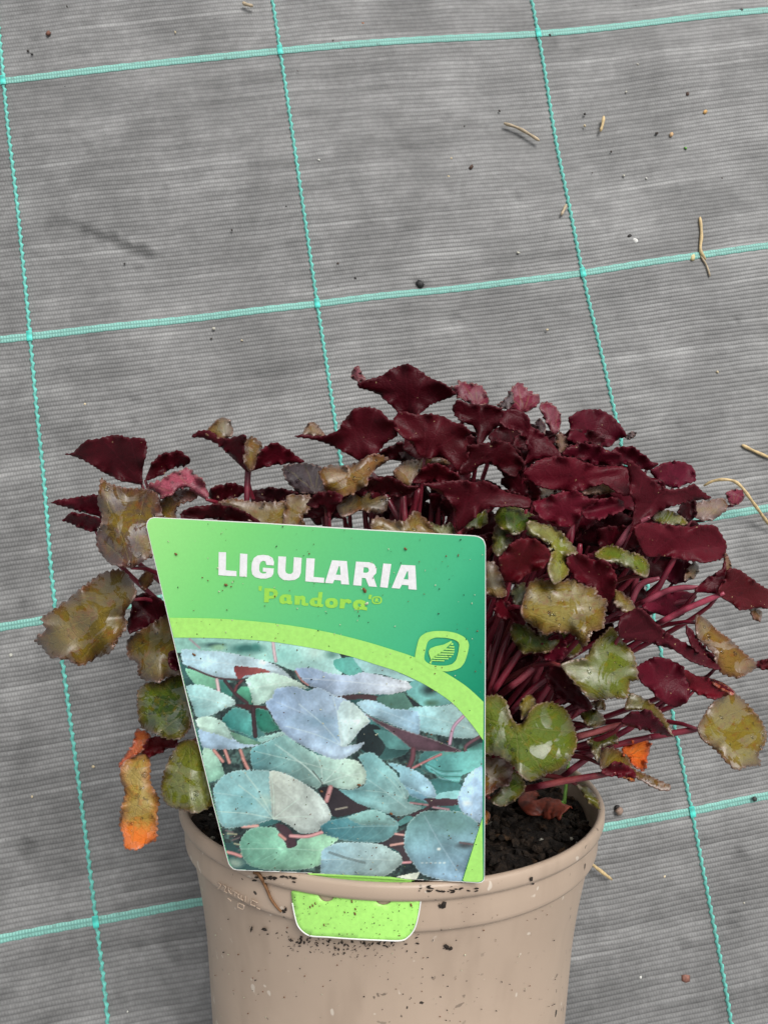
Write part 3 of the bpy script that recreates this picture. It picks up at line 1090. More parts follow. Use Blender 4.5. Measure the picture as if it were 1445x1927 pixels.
paint(P4([(860, 400), (1150, 405), (1165, 460), (940, 475), (860, 520), (620, 625), (595, 605), (830, 505), (900, 450)]), (76, 54, 62), None, 0, 0, 0)
pline(P4([(730, 440), (890, 460)]), 4, (160, 120, 126))
pline(P4([(940, 480), (1080, 500)]), 4, (168, 130, 140))
paint(P4([(700, 560), (760, 570), (740, 600), (640, 650), (610, 620)]), (90, 140, 140), None, 0, 0, 0)
paint(P4([(960, 400), (1000, 350), (1180, 330), (1160, 400), (1060, 400)]), (140, 190, 194), None, 0, 0, 0)
paint(P4([(40, 320), (200, 322), (330, 262), (300, 90), (260, 20), (380, -20), (500, 80), (600, 170), (640, 240), (720, 350), (705, 430), (840, 485), (700, 550), (600, 560), (480, 520), (400, 492), (250, 460), (150, 420)]), (112, 164, 172), (164, 196, 196), 0.3)
pveins(P4([(690, 400)])[0], P4([(330, 330), (420, 130), (560, 180)]), (196, 216, 210))
W_ = P3([(540, -40), (680, -110), (860, -180), (960, -100), (1140, 0), (1310, 30), (1400, 40), (1502, 60), (1582, 150), (1572, 260), (1450, 320), (1300, 300), (1190, 270), (1150, 310), (1080, 290), (960, 240), (850, 170), (700, 150), (560, 130)])
paint(W_, (100, 152, 160), (208, 226, 212), -0.25)
pveins(P3([(1190, 265)])[0], P3([(870, 0), (760, -90), (1130, 0), (1400, 60), (1540, 170)]), (214, 228, 224), 1.4, 0.6)
pline(P3([(1100, 150), (1190, 265)]), 1.6, (60, 62, 60), 0.8)
M1 = P1([(815, 690), (880, 640), (910, 560), (1080, 540), (1200, 580), (1300, 548), (1452, 630), (1507, 640), (1607, 690), (1657, 740), (1707, 775), (1767, 860), (1687, 920), (1647, 970), (1587, 1050), (1507, 1080), (1640, 1065), (1710, 1045), (1665, 1110), (1560, 1180), (1500, 1204), (1400, 1192), (1280, 1140), (1160, 1080), (1040, 1010), (960, 940), (900, 850), (870, 790)])
paint(M1, (160, 182, 218), (190, 206, 226), 0.2, 0.45)
blob(P1([(1280, 850)])[0], 55, 16, (134, 160, 184), 0.75)
blob(P1([(1420, 990)])[0], 25, 18, (128, 162, 190), 0.6)
paint(P1([(1467, 790), (1520, 670), (1607, 692), (1700, 775), (1760, 858), (1680, 925), (1585, 1050), (1507, 1078)]), (196, 216, 224), (206, 220, 216), 0, 0.3)
pveins(P1([(1505, 1078)])[0], P1([(1467, 800), (1430, 640), (1120, 700), (1000, 900), (1640, 860)]), (214, 226, 232), 1.3, 0.6)
paint(P3([(1150, 312), (1280, 290), (1400, 370), (1500, 440), (1600, 490), (1400, 560), (1280, 562), (1200, 430)]), (44, 40, 46), (56, 46, 50), 0, 0, 0)
pline(P3([(1262, 300), (1225, 420)]), 9, (196, 140, 142))
pline(P3([(1310, 500), (1410, 480)]), 3, (150, 140, 130))
for k in range(8):
    a = P3([(310 + 20 * k, 690 + 30 * k)])[0]
    pline([a, a + np.array([14 + 3 * (k % 3), 4 - 3 * (k % 4)])], 2.5, [(120, 100, 104), (190, 180, 150), (64, 52, 58)][k % 3], 0.8)
pline(P3([(310, 885), (380, 900), (450, 925)]), 6, (206, 142, 142))
pline(P3([(465, 655), (600, 650)]), 6, (222, 166, 160))
blob(P3([(400, 985)])[0], 16, 10, (166, 180, 166))
X_ = P3([(200, 310), (280, 200), (400, 150), (560, 140), (710, 150), (860, 180), (980, 240), (1090, 310), (1170, 380), (1240, 480), (1270, 560), (1240, 620), (1180, 640), (1150, 700), (1000, 720), (900, 650), (800, 600), (750, 580), (700, 600), (560, 640), (320, 670), (250, 600), (210, 420)])
paint(X_, (136, 182, 190), (168, 198, 198), 0, 0.5)
paint(P3([(712, 155), (860, 182), (980, 242), (1090, 312), (1170, 382), (1240, 480), (1266, 560), (1240, 616), (1180, 640), (1148, 698), (1000, 718), (900, 650), (800, 600), (738, 580), (718, 400)]), (212, 216, 208), (198, 206, 206), 0.5, 0.4)
blob(P3([(480, 420)])[0], 28, 20, (120, 176, 186), 0.5)
blob(P3([(680, 420)])[0], 16, 12, (186, 208, 196), 0.7)
pveins(P3([(745, 585)])[0], P3([(430, 280), (470, 150), (250, 520), (980, 400), (1110, 570), (720, 170)]), (206, 222, 214), 1.4, 0.65)
paint(P3([(440, 800), (500, 700), (600, 660), (750, 665), (800, 720), (850, 800), (950, 835), (980, 770), (1190, 700), (1330, 760), (1260, 830), (1210, 890), (1170, 1000), (1050, 1040), (900, 1050), (700, 1050), (530, 1010), (460, 920)]), (124, 184, 164), (160, 200, 172), 0, 0.4)
pveins(P3([(870, 860)])[0], P3([(640, 960), (560, 800), (1000, 1000), (1120, 900)]), (150, 200, 180), 1.5, 0.5)
paint(P3([(760, 640), (840, 640), (930, 730), (950, 830), (870, 850), (840, 760)]), (70, 50, 58), None, 0, 0, 0)
pline(P3([(800, 730), (850, 770)]), 6, (206, 146, 140))
pline(P3([(900, 740), (1050, 745), (1190, 705)]), 6.5, (220, 158, 162))
paint(P3([(1175, 650), (1260, 600), (1400, 570), (1520, 530), (1650, 500), (1760, 540), (1850, 600), (1880, 640), (1850, 720), (1750, 790), (1600, 800), (1450, 790), (1300, 760), (1200, 720)]), (70, 128, 142), (130, 176, 180), -0.3, 0.4)
paint(P3([(1420, 575), (1520, 532), (1650, 502), (1760, 542), (1860, 640), (1700, 640), (1540, 640)]), (142, 188, 186), (150, 190, 190), 0, 0.3)
paint(P4([(600, 720), (680, 690), (690, 860), (740, 960), (700, 1000), (640, 960), (640, 900), (560, 850), (400, 815), (500, 790)]), (58, 50, 56), (70, 58, 62), 0, 0, 0)
pline(P4([(595, 722), (670, 732)]), 4, (222, 168, 164))
pline(P4([(555, 825), (680, 805)]), 4.5, (216, 164, 156))
pline(P4([(640, 985), (735, 978)]), 4.5, (216, 152, 160))
paint(P4([(-70, 880), (0, 832), (100, 800), (300, 800), (480, 820), (580, 880), (640, 910), (660, 980), (600, 1040), (500, 1105), (300, 1110), (0, 1092), (-80, 1085)]), (140, 172, 190), (180, 198, 196), -0.2, 0.5)
pline(P4([(0, 890), (150, 940), (320, 985)]), 4, (100, 110, 112), 0.6)
paint(P4([(1160, 400), (1210, 270), (1250, 190), (1395, 120), (1395, 600), (1330, 612), (1200, 520)]), (162, 190, 220), (176, 198, 226), 0.6, 0.5)
blob(P4([(1245, 445)])[0], 9, 6, (240, 244, 246), 0.9)
paint(P4([(680, 740), (720, 620), (840, 520), (1000, 510), (1180, 520), (1280, 570), (1355, 640), (1340, 720), (1300, 830), (1215, 1145), (1000, 1135), (830, 1080), (740, 960), (680, 860)]), (110, 150, 150), (156, 186, 216), 1.4, 0.5)
blob(P4([(1150, 640)])[0], 40, 16, (100, 134, 132), 0.6)
blob(P4([(1230, 830)])[0], 18, 7, (62, 66, 70), 0.9)
pline(P4([(1180, 800), (1310, 820)]), 3, (110, 92, 96))
blob(P4([(990, 860)])[0], 4, 3, (240, 240, 236))
for k in range(6):
    blob(P4([(840 + 40 * k, 985)])[0], 3, 1.6, (232, 234, 230), 0.8)
paint(P4([(600, 1112), (720, 1085), (822, 1068), (790, 1130), (770, 1146)]), (236, 236, 226), (214, 216, 204), 0, 0, 0, smooth=False)
INK *= (1 + 0.07 * (VN[0] - 0.5) + 0.06 * (VN[1] - 0.5))[:, None]
INK = np.clip(INK * np.array([0.98, 1.01, 0.98]) + 2, 8, 250)
pic_px = np.vstack([bb + np.array([0, -3.0]), P4([(1392, 560), (1200, 1156), (800, 1140)]), [(578, 1643.5), (446, 1637.5), (438, 1635), (431.5, 1626), (401.5, 1512), (351.5, 1308), (328, 1210)]])
keep = inside(pic_px, PX).reshape(GX.shape)
idx = -np.ones(GX.size, int)
fm = keep[:-1, :-1] & keep[1:, :-1] & keep[:-1, 1:] & keep[1:, 1:]
jj, ii = np.nonzero(fm)
nxg = len(gx)
q = jj * nxg + ii
quads = np.stack([q, q + 1, q + nxg + 1, q + nxg], 1)
used = np.unique(quads)
idx[used] = np.arange(len(used))
pv = on_card(PX[used], 2 * LAY)
pf = idx[quads]
a3 = pv[pf[0]]
if np.cross(a3[1] - a3[0], a3[2] - a3[0]) @ (CP - a3[0]) < 0:
    pf = pf[:, ::-1]
mesh_obj('printed_picture', pv, pf, M_PRINT, label, smooth=False, colors=lin(INK[used]))['label'] = 'printed photograph of blue-green leaves'

# lettering
ZT, ZP, ZL = zone((400, 1020), 3.6125), zone((480, 1090), 5.78), zone((760, 1160), 9.03)
title = empty('title_lettering')
title.parent = label
LETTERS = [
    ('letter_l', [[(42, 68), (92, 70), (90, 192), (163, 198), (163, 234), (40, 226)]]),
    ('letter_i', [[(187, 78), (237, 82), (233, 238), (183, 234)]]),
    ('letter_g', [[(416, 160), (418, 135), (408, 108), (380, 92), (345, 87), (305, 92), (280, 110), (267, 145), (264, 190), (270, 220), (290, 240), (325, 249), (365, 249), (400, 237), (413, 218), (417, 180), (343, 174), (341, 201), (367, 204), (362, 213), (342, 215), (324, 207), (317, 190), (319, 155), (328, 135), (345, 127), (360, 133), (366, 156)]]),
    ('letter_u', [[(447, 97), (500, 100), (495, 195), (500, 210), (515, 217), (535, 217), (547, 205), (553, 103), (606, 108), (600, 210), (588, 240), (560, 258), (520, 262), (480, 257), (455, 238), (443, 210)]]),
    ('letter_l', [[(638, 110), (695, 113), (687, 238), (760, 244), (757, 278), (630, 268)]]),
    ('letter_a', [[(812, 124), (913, 130), (928, 290), (874, 287), (872, 262), (828, 258), (817, 282), (764, 278)], [(838, 222), (870, 224), (866, 165), (858, 165)]]),
    ('letter_r', [[(975, 133), (1065, 138), (1098, 150), (1115, 180), (1112, 212), (1092, 233), (1117, 306), (1062, 302), (1040, 246), (1015, 244), (1012, 298), (955, 294)], [(1028, 172), (1055, 174), (1063, 190), (1058, 205), (1045, 210), (1024, 208)]]),
    ('letter_i', [[(1160, 146), (1215, 150), (1190, 312), (1138, 307)]]),
    ('letter_a', [[(1282, 155), (1378, 160), (1387, 325), (1331, 321), (1331, 295), (1287, 291), (1272, 318), (1217, 313)], [(1299, 253), (1330, 255), (1329, 200), (1322, 200)]])]
for nm, loops in LETTERS:
    decal_holes(nm, [ZT(l) for l in loops], 3, M_LET, title)


def sup(cx, cy, rx, ry, n=24, e=0.75, rev=False):
    p = []
    for k in range(n):
        a = 2 * math.pi * k / n
        c, s = math.cos(a), math.sin(a)
        p.append((cx + rx * math.copysign(abs(c)**e, c), cy + ry * math.copysign(abs(s)**e, s)))
    return p


sub = empty('subtitle_lettering')
sub.parent = label
SUBS = [
    ('quote_mark', [[(40, 75), (76, 77), (68, 128), (40, 125)]]),
    ('letter_p', [[(103, 98), (205, 104), (240, 125), (250, 155), (240, 185), (205, 212), (150, 212), (148, 252), (97, 252)], [(155, 135), (190, 138), (203, 155), (195, 175), (180, 182), (152, 180)]]),
    ('letter_a', [[(270, 190), (300, 168), (350, 165), (390, 172), (392, 235), (405, 245), (400, 272), (370, 275), (345, 262), (300, 272), (270, 255), (262, 220)], [(316, 200), (342, 202), (342, 238), (318, 235)]]),
    ('letter_n', [[(430, 178), (485, 185), (520, 178), (545, 195), (548, 258), (580, 262), (575, 290), (530, 290), (505, 275), (505, 225), (490, 220), (485, 278), (430, 278)]]),
    ('letter_d', [[(600, 225), (625, 205), (670, 200), (683, 205), (690, 140), (735, 140), (720, 270), (745, 278), (735, 305), (690, 302), (640, 298), (605, 285), (590, 255)], [(646, 232), (678, 235), (675, 270), (650, 268)]]),
    ('letter_o', [sup(831, 260, 70, 55, 20, 0.8), sup(830, 260, 21, 22, 12, 0.8)]),
    ('letter_r', [[(925, 212), (980, 220), (1010, 215), (1045, 230), (1050, 255), (1015, 268), (1000, 255), (980, 258), (970, 320), (918, 318)]]),
    ('letter_a', [[(1070, 250), (1100, 228), (1150, 222), (1200, 240), (1195, 300), (1220, 310), (1215, 342), (1180, 335), (1150, 330), (1110, 338), (1075, 318), (1062, 285)], [(1118, 265), (1150, 268), (1146, 300), (1120, 298)]]),
    ('quote_mark', [[(1240, 168), (1272, 172), (1260, 220), (1230, 215)]]),
    ('registered_ring', [sup(1324, 229, 56, 43), sup(1324, 229, 38, 29)]),
    ('registered_letter', [[(1306, 208), (1334, 209), (1342, 220), (1333, 231), (1347, 250), (1331, 250), (1321, 236), (1317, 249), (1302, 248)]])]
for nm, loops in SUBS:
    decal_holes(nm, [ZP(l) for l in loops], 3, M_LIME2, sub)

emb = empty('leaf_emblem')
emb.parent = label
ring_o = catmull(ZL([(185, 720), (240, 430), (290, 340), (380, 280), (520, 252), (700, 252), (880, 285), (1010, 345), (1085, 420), (1105, 500), (1075, 650), (1030, 780), (960, 870), (860, 915), (740, 938), (640, 930), (450, 900), (280, 800)]), 4)
ring_i = catmull(ZL([(345, 710), (390, 470), (440, 400), (540, 362), (700, 365), (850, 395), (920, 440), (940, 500), (915, 650), (880, 750), (820, 810), (720, 838), (600, 840), (480, 825), (390, 785)]), 4)
decal_holes('emblem_ring', [ring_o, ring_i], 5, M_LIME, emb)
decal('emblem_leaf', resample(ZL([(462, 742), (425, 640), (420, 590), (450, 545), (540, 510), (680, 480), (760, 440), (805, 415), (818, 440), (700, 560), (560, 665)]), 2), 6, M_LIME, emb, None, 6)
for xl, yl, y2, xr in ((812, 452, 482, 840), (778, 502, 528, 858), (715, 545, 572, 862), (640, 588, 612, 860), (580, 628, 652, 845), (525, 668, 690, 810), (490, 704, 724, 760), (470, 740, 758, 690)):
    decal_holes('emblem_stripe', [ZL([(xl, yl), (xr, yl + 8), (xr - 6, y2 + 8), (xl - 22, y2)])], 6, M_LIME, emb)
decal_holes('emblem_stalk', [ZL([(466, 744), (482, 744), (462, 812), (430, 792)])], 6, M_LIME, emb)

# lower tab, bent round the collar, with two punched holes under the rim
ZB = zone((540, 1640), 5.161)
tab = [(40, 205), (55, 190), (165, 205)] + [(300, 222)] + [(385 + 82 * math.cos(a), 222 + 78 * math.sin(a)) for a in np.linspace(math.pi, 0, 9)][1:-1] + [(465, 236), (600, 244), (850, 258)] + \
      [(938 + 88 * math.cos(a), 258 + 74 * math.sin(a)) for a in np.linspace(math.pi, 0, 9)][1:-1] + [(1026, 266), (1160, 270), (1300, 276), (1285, 380), (1262, 490), (1230, 575), (1175, 640), (1100, 674), (900, 670), (600, 655), (400, 640), (240, 630), (165, 598), (105, 530), (75, 430), (52, 310)]
tv, tf = tri_mesh(resample(ZB(tab), 3.0), 9.0)
t3 = cyl_hit(tv, 0.0806)
to = mesh_obj('tab', t3, orient(t3, tf), M_LIME, label)
sm = to.modifiers.new('thickness', 'SOLIDIFY')
sm.thickness = 0.00035
sm.offset = -1
tin = resample(ZB(tab), 3.0)
# white cut edge of the tab
tb = ZB([(52, 310), (75, 430), (105, 530), (165, 598), (240, 632), (400, 642), (600, 657), (900, 672), (1100, 676), (1175, 642), (1230, 577), (1262, 492), (1285, 382), (1298, 290)])
tb = smooth_open(tb, 3.0)
e3 = cyl_hit(tb, 0.08072)
v, f = tube(e3, [0.00022] * len(e3), 6)
mesh_obj('tab_edge', v, f, M_WHITE, label)


# grit stuck on label, tab and pot
def flakes(name, items, parent, mats, mapper):
    """items: (px, py, size, angle, aspect, material index)"""
    V, F, MI = [], [], []
    for (x, y, s, a, asp, mi) in items:
        ring = []
        for k in range(5):
            t = 2 * math.pi * k / 5 + rng.uniform(-0.3, 0.3)
            ex, ey = s * math.cos(t), s * asp * math.sin(t)
            ring.append((x + ex * math.cos(a) - ey * math.sin(a), y + ex * math.sin(a) + ey * math.cos(a)))
        base = mapper(np.array(ring), 0.00045)
        topc = mapper(np.array([(x, y)]), 0.00045 + s * 0.00006 + 0.0001)
        i0 = len(V)
        V += list(base) + list(topc)
        F += [(i0 + k, i0 + (k + 1) % 5, i0 + 5) for k in range(5)]
        MI += [mi] * 5
    V = np.array(V)
    o = mesh_obj(name, V, orient(V, F), mats, parent, smooth=False)
    o.data.polygons.foreach_set('material_index', MI)
    o['kind'] = 'stuff'
    return o


GRIT = [mat_flat('dark_grit', (0.02, 0.013, 0.008), 0.8), mat_flat('brown_grit', srgb(122, 82, 50), 0.8), mat_flat('pale_grit', srgb(206, 206, 176), 0.8), mat_flat('olive_grit', srgb(96, 120, 60), 0.8)]
it = []
while len(it) < 420:
    x, y = rng.uniform(290, 910), rng.uniform(985, 1655)
    if not inside(ins, np.array([(x, y)]))[0]:
        continue
    dn = 0.25 + 0.75 * ((x - 280) / 640 * 0.5 + (y - 980) / 680 * 0.8)
    if rng.random() > dn:
        continue
    it.append((x, y, rng.uniform(0.7, 2.1), rng.uniform(0, 3.14), rng.uniform(0.35, 0.8), rng.choice([0, 0, 1, 1, 2, 2, 3])))
for (x, y, s, a) in ((425, 1101, 4.5, 0.3), (686, 1111, 6, 1.1), (331, 1043, 4, 0.5), (365, 1232, 4.5, 0.7), (690, 1136, 4.5, -0.5), (435, 1104, 2.2, 0), (582, 1042, 2.2, 0), (763, 1033, 4, 0.8), (676, 1478, 4.5, 0.2), (736, 1532, 4, 0.5), (605, 1490, 3.6, 0.4)):
    it.append((x, y, s, a, 0.6, 1 if x not in (690,) else 2))
flakes('grit_specks', it, label, GRIT, on_card)
it = []
tabin = ZB(tab)
while len(it) < 120:
    x, y = rng.uniform(548, 792), rng.uniform(1678, 1770)
    if inside(tabin, np.array([(x, y)]))[0]:
        it.append((x, y, rng.uniform(0.6, 1.8), rng.uniform(0, 3.14), rng.uniform(0.35, 0.8), rng.choice([0, 1, 3, 3])))
for p in ((225, 350, 3), (275, 315, 3), (250, 335, 3.4), (560, 400, 2.5), (660, 415, 4), (665, 370, 3), (1205, 330, 4), (630, 295, 3.5), (360, 525, 3)):
    c = ZB([(p[0], p[1])])[0]
    it.append((c[0], c[1], p[2], 1.2, 0.5, 1))
flakes('tab_grit', it, label, GRIT, lambda p, l: cyl_hit(p, 0.0806 + l))


def pot_surf(px, lift=0.0):
    out = []
    prof = [(0.0819, 0.0), (0.0818, -0.004), (0.0799, -0.006), (0.0793, -0.0150)] + [(wall_r(h), -h) for h in np.linspace(0.0166, 0.126, 30)]
    zz = np.array([p[1] for p in prof])[::-1]
    rz = np.array([p[0] for p in prof])[::-1]
    R = 0.078
    for p in np.atleast_2d(px):
        R = 0.078
        for _ in range(6):
            h = cyl_hit(p[None], R)[0]
            R = np.interp(h[2], zz, rz) + lift
        out.append(h)
    return np.array(out)


it = []
for k in range(170):
    x = rng.gauss(650, 72)
    y = 1772 + abs(rng.gauss(0, 20)) - 0.0016 * (x - 680)**2 * 0.5
    it.append((x, y, rng.uniform(1.2, 5.0) * max(0.35, 1 - (y - 1770) / 60), rng.uniform(0, 3.14), rng.uniform(0.22, 0.55), 0))
for k in range(26):
    it.append((rng.gauss(520, 22), 1650 + abs(rng.gauss(0, 5)), rng.uniform(2.0, 6.5), rng.uniform(-0.2, 0.4), 0.45, 0))
    it.append((rng.gauss(838, 28), 1675 + rng.gauss(0, 3.5), rng.uniform(2.0, 6.0), rng.uniform(-0.3, 0.3), 0.4, 0))
for k in range(150):
    it.append((rng.uniform(405, 1050), rng.uniform(1690, 1925), rng.uniform(0.7, 2.0), rng.uniform(0, 3.14), rng.uniform(0.4, 0.9), rng.choice([0, 0, 1, 2])))
for (x, y, s) in ((835, 1704, 8), (828, 1706, 5), (840, 1783, 7), (848, 1786, 5), (1000, 1655, 5), (1002, 1663, 4), (538, 1712, 4), (534, 1716, 5)):
    it.append((x, y, s, rng.uniform(0, 3), 0.7, 0))
it = [i for i in it if not inside(tabin, np.array([(i[0], i[1])]))[0] and i[0] > 405 and i[1] > 1600]
flakes('soil_smears', it, pot, GRIT, pot_surf)
# ------------------------------------------------------------------ the plant
plant = empty('leafy_plant', POTM)
tag(plant, 'burgundy and olive ligularia plant with toothed leaves growing in the pot', 'potted plant')
DC, DR = np.array([0.003, 0.0, 0.050]), np.array([0.155, 0.085, 0.125])
CARD_ZONE = np.array([(268, 965), (925, 1000), (925, 1672), (420, 1650)], float)


def dome_t(px):
    d = ray(px)
    o = (CP - DC) / DR
    e = d / DR
    a = (e * e).sum(1)
    b_ = (e * o).sum(1)
    c = (o * o).sum() - 1
    disc = b_ * b_ - a * c
    return np.where(disc > 0, (-b_ - np.sqrt(np.maximum(disc, 0))) / a, -b_ / a)


def clamp_t(px, t):
    """keep behind the label, above the fabric"""
    d = ray(px)
    tc = ((C0 - CP) @ CN) / (d @ CN)
    m = inside(CARD_ZONE, px)
    t = np.where(m, np.maximum(t, tc + 0.004), t)
    dw = d @ PM
    tg = (0.004 - CAM[2]) / dw[:, 2]
    return np.minimum(t, tg)


ATT = []


def leaf(z, pts, kind='B', d=0.0, az=None, el=None, cup=0.003, att=None, teeth=1.0, tint=None, ruf=1.0, sm=True, parent=None, name='leaf', stalk=True, per=11.0, label_=None):
    p = z(pts)
    px = catmull(p, 6) if sm else p
    px = resample(px, 2.6)
    if area2(px) < 0:
        px = px[::-1]
    crown = np.array([760, 1500.0])
    if att is None:
        a = px[np.argmin(np.hypot(*((px - crown) * [0.45, 1.0]).T))]
    else:
        a = z([att])[0]
    # toothed margin
    dd = np.roll(px, -1, 0) - np.roll(px, 1, 0)
    nrm = np.stack([dd[:, 1], -dd[:, 0]], 1) / (np.linalg.norm(dd, axis=1, keepdims=True) + 1e-9)
    s = np.arange(len(px)) * 2.6
    ph = s / per + 0.45 * np.sin(s / 31.0 + rng.uniform(0, 6)) + 0.25 * np.sin(s / 13.0 + rng.uniform(0, 6))
    amp = (3.0 if kind == 'B' else 4.4) * teeth * np.clip((np.hypot(*(px - a).T) - 14) / 26, 0, 1) * (0.55 + 0.45 * np.sin(s / 19.0 + rng.uniform(0, 6))**2)
    saw = ph % 1.0
    saw = np.where(saw < 0.75, saw / 0.75, (1 - saw) / 0.25) - 0.55
    px = px + nrm * (amp * saw)[:, None]
    v2, f2 = tri_mesh(px, 5.5)
    if kind in 'B':
        az = rng.uniform(-22, 22) if az is None else az
        el = rng.uniform(-12, 16) if el is None else el
    else:
        az = rng.uniform(-15, 15) if az is None else az
        el = rng.uniform(36, 52) if el is None else el
    az, el = math.radians(az), math.radians(el)
    n = np.array([math.sin(az) * math.cos(el), -math.cos(az) * math.cos(el), math.sin(el)])
    c2 = v2.mean(0, keepdims=True)
    t0 = dome_t(c2)[0] + d
    anchor = CP + ray(c2)[0] * t0
    dr = ray(v2)
    t = ((anchor - CP) @ n) / np.minimum(dr @ n, -0.25)
    e = edge_dist(px, v2)
    en = e / max(e.max(), 1)
    cen = v2 - c2
    th = np.arctan2(cen[:, 1], cen[:, 0])
    p1, p2 = rng.uniform(0, 6), rng.uniform(0, 6)
    und = 0.0016 * ruf * (1 - en)**3.2 * (np.sin(th * 5 + p1) + 0.7 * np.sin(th * 9 + p2))
    und = und + 0.0009 * ruf * (np.sin(v2[:, 0] / 22 + v2[:, 1] / 41 + p1) * np.sin(v2[:, 1] / 16 - v2[:, 0] / 50 + p2))
    # blade falls away on both sides of its midrib
    tip = px[np.argmax(np.hypot(*(px - a).T))]
    ax = (tip - a) / (np.linalg.norm(tip - a) + 1e-9)
    lat = (v2 - a) @ np.array([-ax[1], ax[0]])
    lw = max(np.abs(lat).max(), 1)
    if kind == 'B' and cup == 0.003:
        cup = 0.0065
    und = und + cup * (np.abs(lat) / lw)**1.3 * (1 if kind != 'B' else -1) + cup * 0.8 * ((v2 - a) @ ax / (np.linalg.norm(tip - a) + 1e-9))**2
    pg = np.clip((v2 - a) @ ax / (np.linalg.norm(tip - a) + 1e-9), 0, 1)
    if kind == 'B':
        und = und - 0.006 * pg**2.5
    t = clamp_t(v2, t + und)
    v3 = CP + dr * t[:, None]
    o = mesh_obj(name, v3, orient(v3, f2), [M_UND, M_TOP] if kind == 'B' else [{'O': M_ORG, 'P': M_PNK, 'D': M_DRK, 'G': M_GRN}.get(kind, M_TOP), M_UND], parent or plant)
    me = o.data
    rel = (v2 - a) / 100.0
    uv = np.column_stack([rel @ ax, rel @ np.array([-ax[1], ax[0]])])
    add_uv(o, 'leaf', uv)
    at_ = me.attributes.new('edge', 'FLOAT', 'POINT')
    at_.data.foreach_set('value', (e / 20.0).astype(np.float32))
    so = o.modifiers.new('thickness', 'SOLIDIFY')
    so.thickness = 0.00045
    so.offset = -1
    so.material_offset = 1
    if tint is None:
        tint = {'B': (84, 16, 26), 'T': (104, 92, 52), 'G': (66, 92, 28), 'K': (128, 96, 52), 'D': (74, 58, 62), 'P': (176, 92, 108), 'O': (226, 104, 28), 'R': (128, 40, 52)}[kind]
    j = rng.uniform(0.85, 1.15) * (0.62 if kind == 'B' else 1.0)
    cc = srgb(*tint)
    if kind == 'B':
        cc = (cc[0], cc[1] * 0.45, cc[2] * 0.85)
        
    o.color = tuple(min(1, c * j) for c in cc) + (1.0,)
    if label_:
        o['label'] = label_
    at3 = CP + ray([a])[0] * (clamp_t(np.array([a]), np.array([((anchor - CP) @ n) / min(ray([a])[0] @ n, -0.25)]))[0] + 0.0020)
    if stalk:
        ATT.append((at3, a, kind))
    return o


def stalk(path, r0=0.0014, r1=0.0011, tint=(150, 52, 70), parent=None):
    n = len(path)
    rr_ = np.linspace(r0, r1, n) * np.interp(np.linspace(0, 1, n), [0, 0.06, 0.85, 1.0], [0.5, 1.0, 1.0, 0.6])
    v, f = tube(path, rr_, 8)
    o = mesh_obj('stalk', v, f, M_STK, parent or plant)
    j = rng.uniform(0.8, 1.15)
    o.color = tuple(c * j for c in srgb(*tint)) + (1.0,)
    return o


Z1, Z2, Z3, Z4, Z5 = zone((40, 660), 2.4083), zone((540, 660), 2.89), zone((940, 700), 2.8614), zone((880, 1150), 2.5575), zone((40, 1150), 3.284)
ZR, ZM = zone((1130, 880), 4.587), zone((900, 1100), 5.78)
PINK = (176, 78, 98)
BR = (110, 26, 40)
# --- left side
leaf(Z1, [(195, 468), (232, 462), (265, 430), (300, 405), (350, 398), (420, 380), (480, 395), (515, 392), (560, 402), (570, 440), (555, 500), (548, 560), (545, 605), (500, 600), (430, 580), (360, 545), (300, 505), (235, 478)], 'B', 0.01, -20, 0, att=(545, 602))
leaf(Z1, [(562, 585), (585, 525), (620, 478), (660, 462), (720, 455), (740, 475), (768, 495), (750, 520), (690, 530), (640, 560), (590, 582)], 'B', 0.016, 10, 5, att=(562, 588))
leaf(Z1, [(570, 610), (640, 580), (680, 555), (720, 540), (760, 530), (790, 560), (830, 600), (850, 650), (840, 675), (790, 650), (740, 620), (700, 640), (640, 665), (600, 640)], 'P', 0.006, 0, 30, ruf=2.6, per=15, teeth=1.6, label_='pink crinkled young leaf')
leaf(Z1, [(135, 688), (200, 672), (270, 660), (345, 655), (375, 690), (365, 750), (290, 735), (220, 715)], 'B', 0.012, -15, 10, tint=(96, 20, 34))
leaf(Z1, [(185, 770), (230, 735), (300, 745), (355, 765), (370, 800), (330, 820), (270, 805), (215, 780)], 'B', 0.015, -15, 5, tint=(96, 20, 34))
leaf(Z1, [(362, 575), (400, 600), (470, 620), (560, 625), (620, 650), (640, 740), (660, 800), (640, 900), (560, 950), (500, 985), (450, 975), (400, 965), (350, 905), (338, 850), (365, 760), (345, 690), (352, 620)], 'T', 0.0, -18, 26, tint=(86, 66, 58), ruf=1.8, cup=0.006)
leaf(Z1, [(630, 680), (660, 645), (730, 625), (800, 640), (790, 672), (730, 692), (700, 725), (705, 790), (600, 790), (612, 710)], 'T', 0.010, 5, 30, tint=(92, 72, 66), ruf=1.5)
leaf(Z1, [(90, 1210), (150, 1170), (230, 1110), (290, 1060), (360, 1010), (430, 990), (470, 1000), (505, 1050), (520, 1090), (500, 1140), (470, 1190), (480, 1250), (440, 1310), (400, 1370), (340, 1395), (270, 1430), (200, 1400), (130, 1390), (90, 1340), (60, 1320), (75, 1290), (110, 1270), (95, 1230)], 'T', 0.004, -22, 30, tint=(108, 92, 40), ruf=2.0, cup=0.008, att=(495, 1130), teeth=1.5, per=14)
leaf(Z1, [(500, 1120), (560, 1100), (620, 1120), (680, 1170), (640, 1240), (540, 1260), (490, 1280), (480, 1230), (500, 1180)], 'B', 0.022, -10, 10, tint=(60, 16, 20))
leaf(Z1, [(530, 1040), (580, 985), (600, 1040), (560, 1085)], 'T', 0.02, tint=(120, 74, 34), stalk=False)
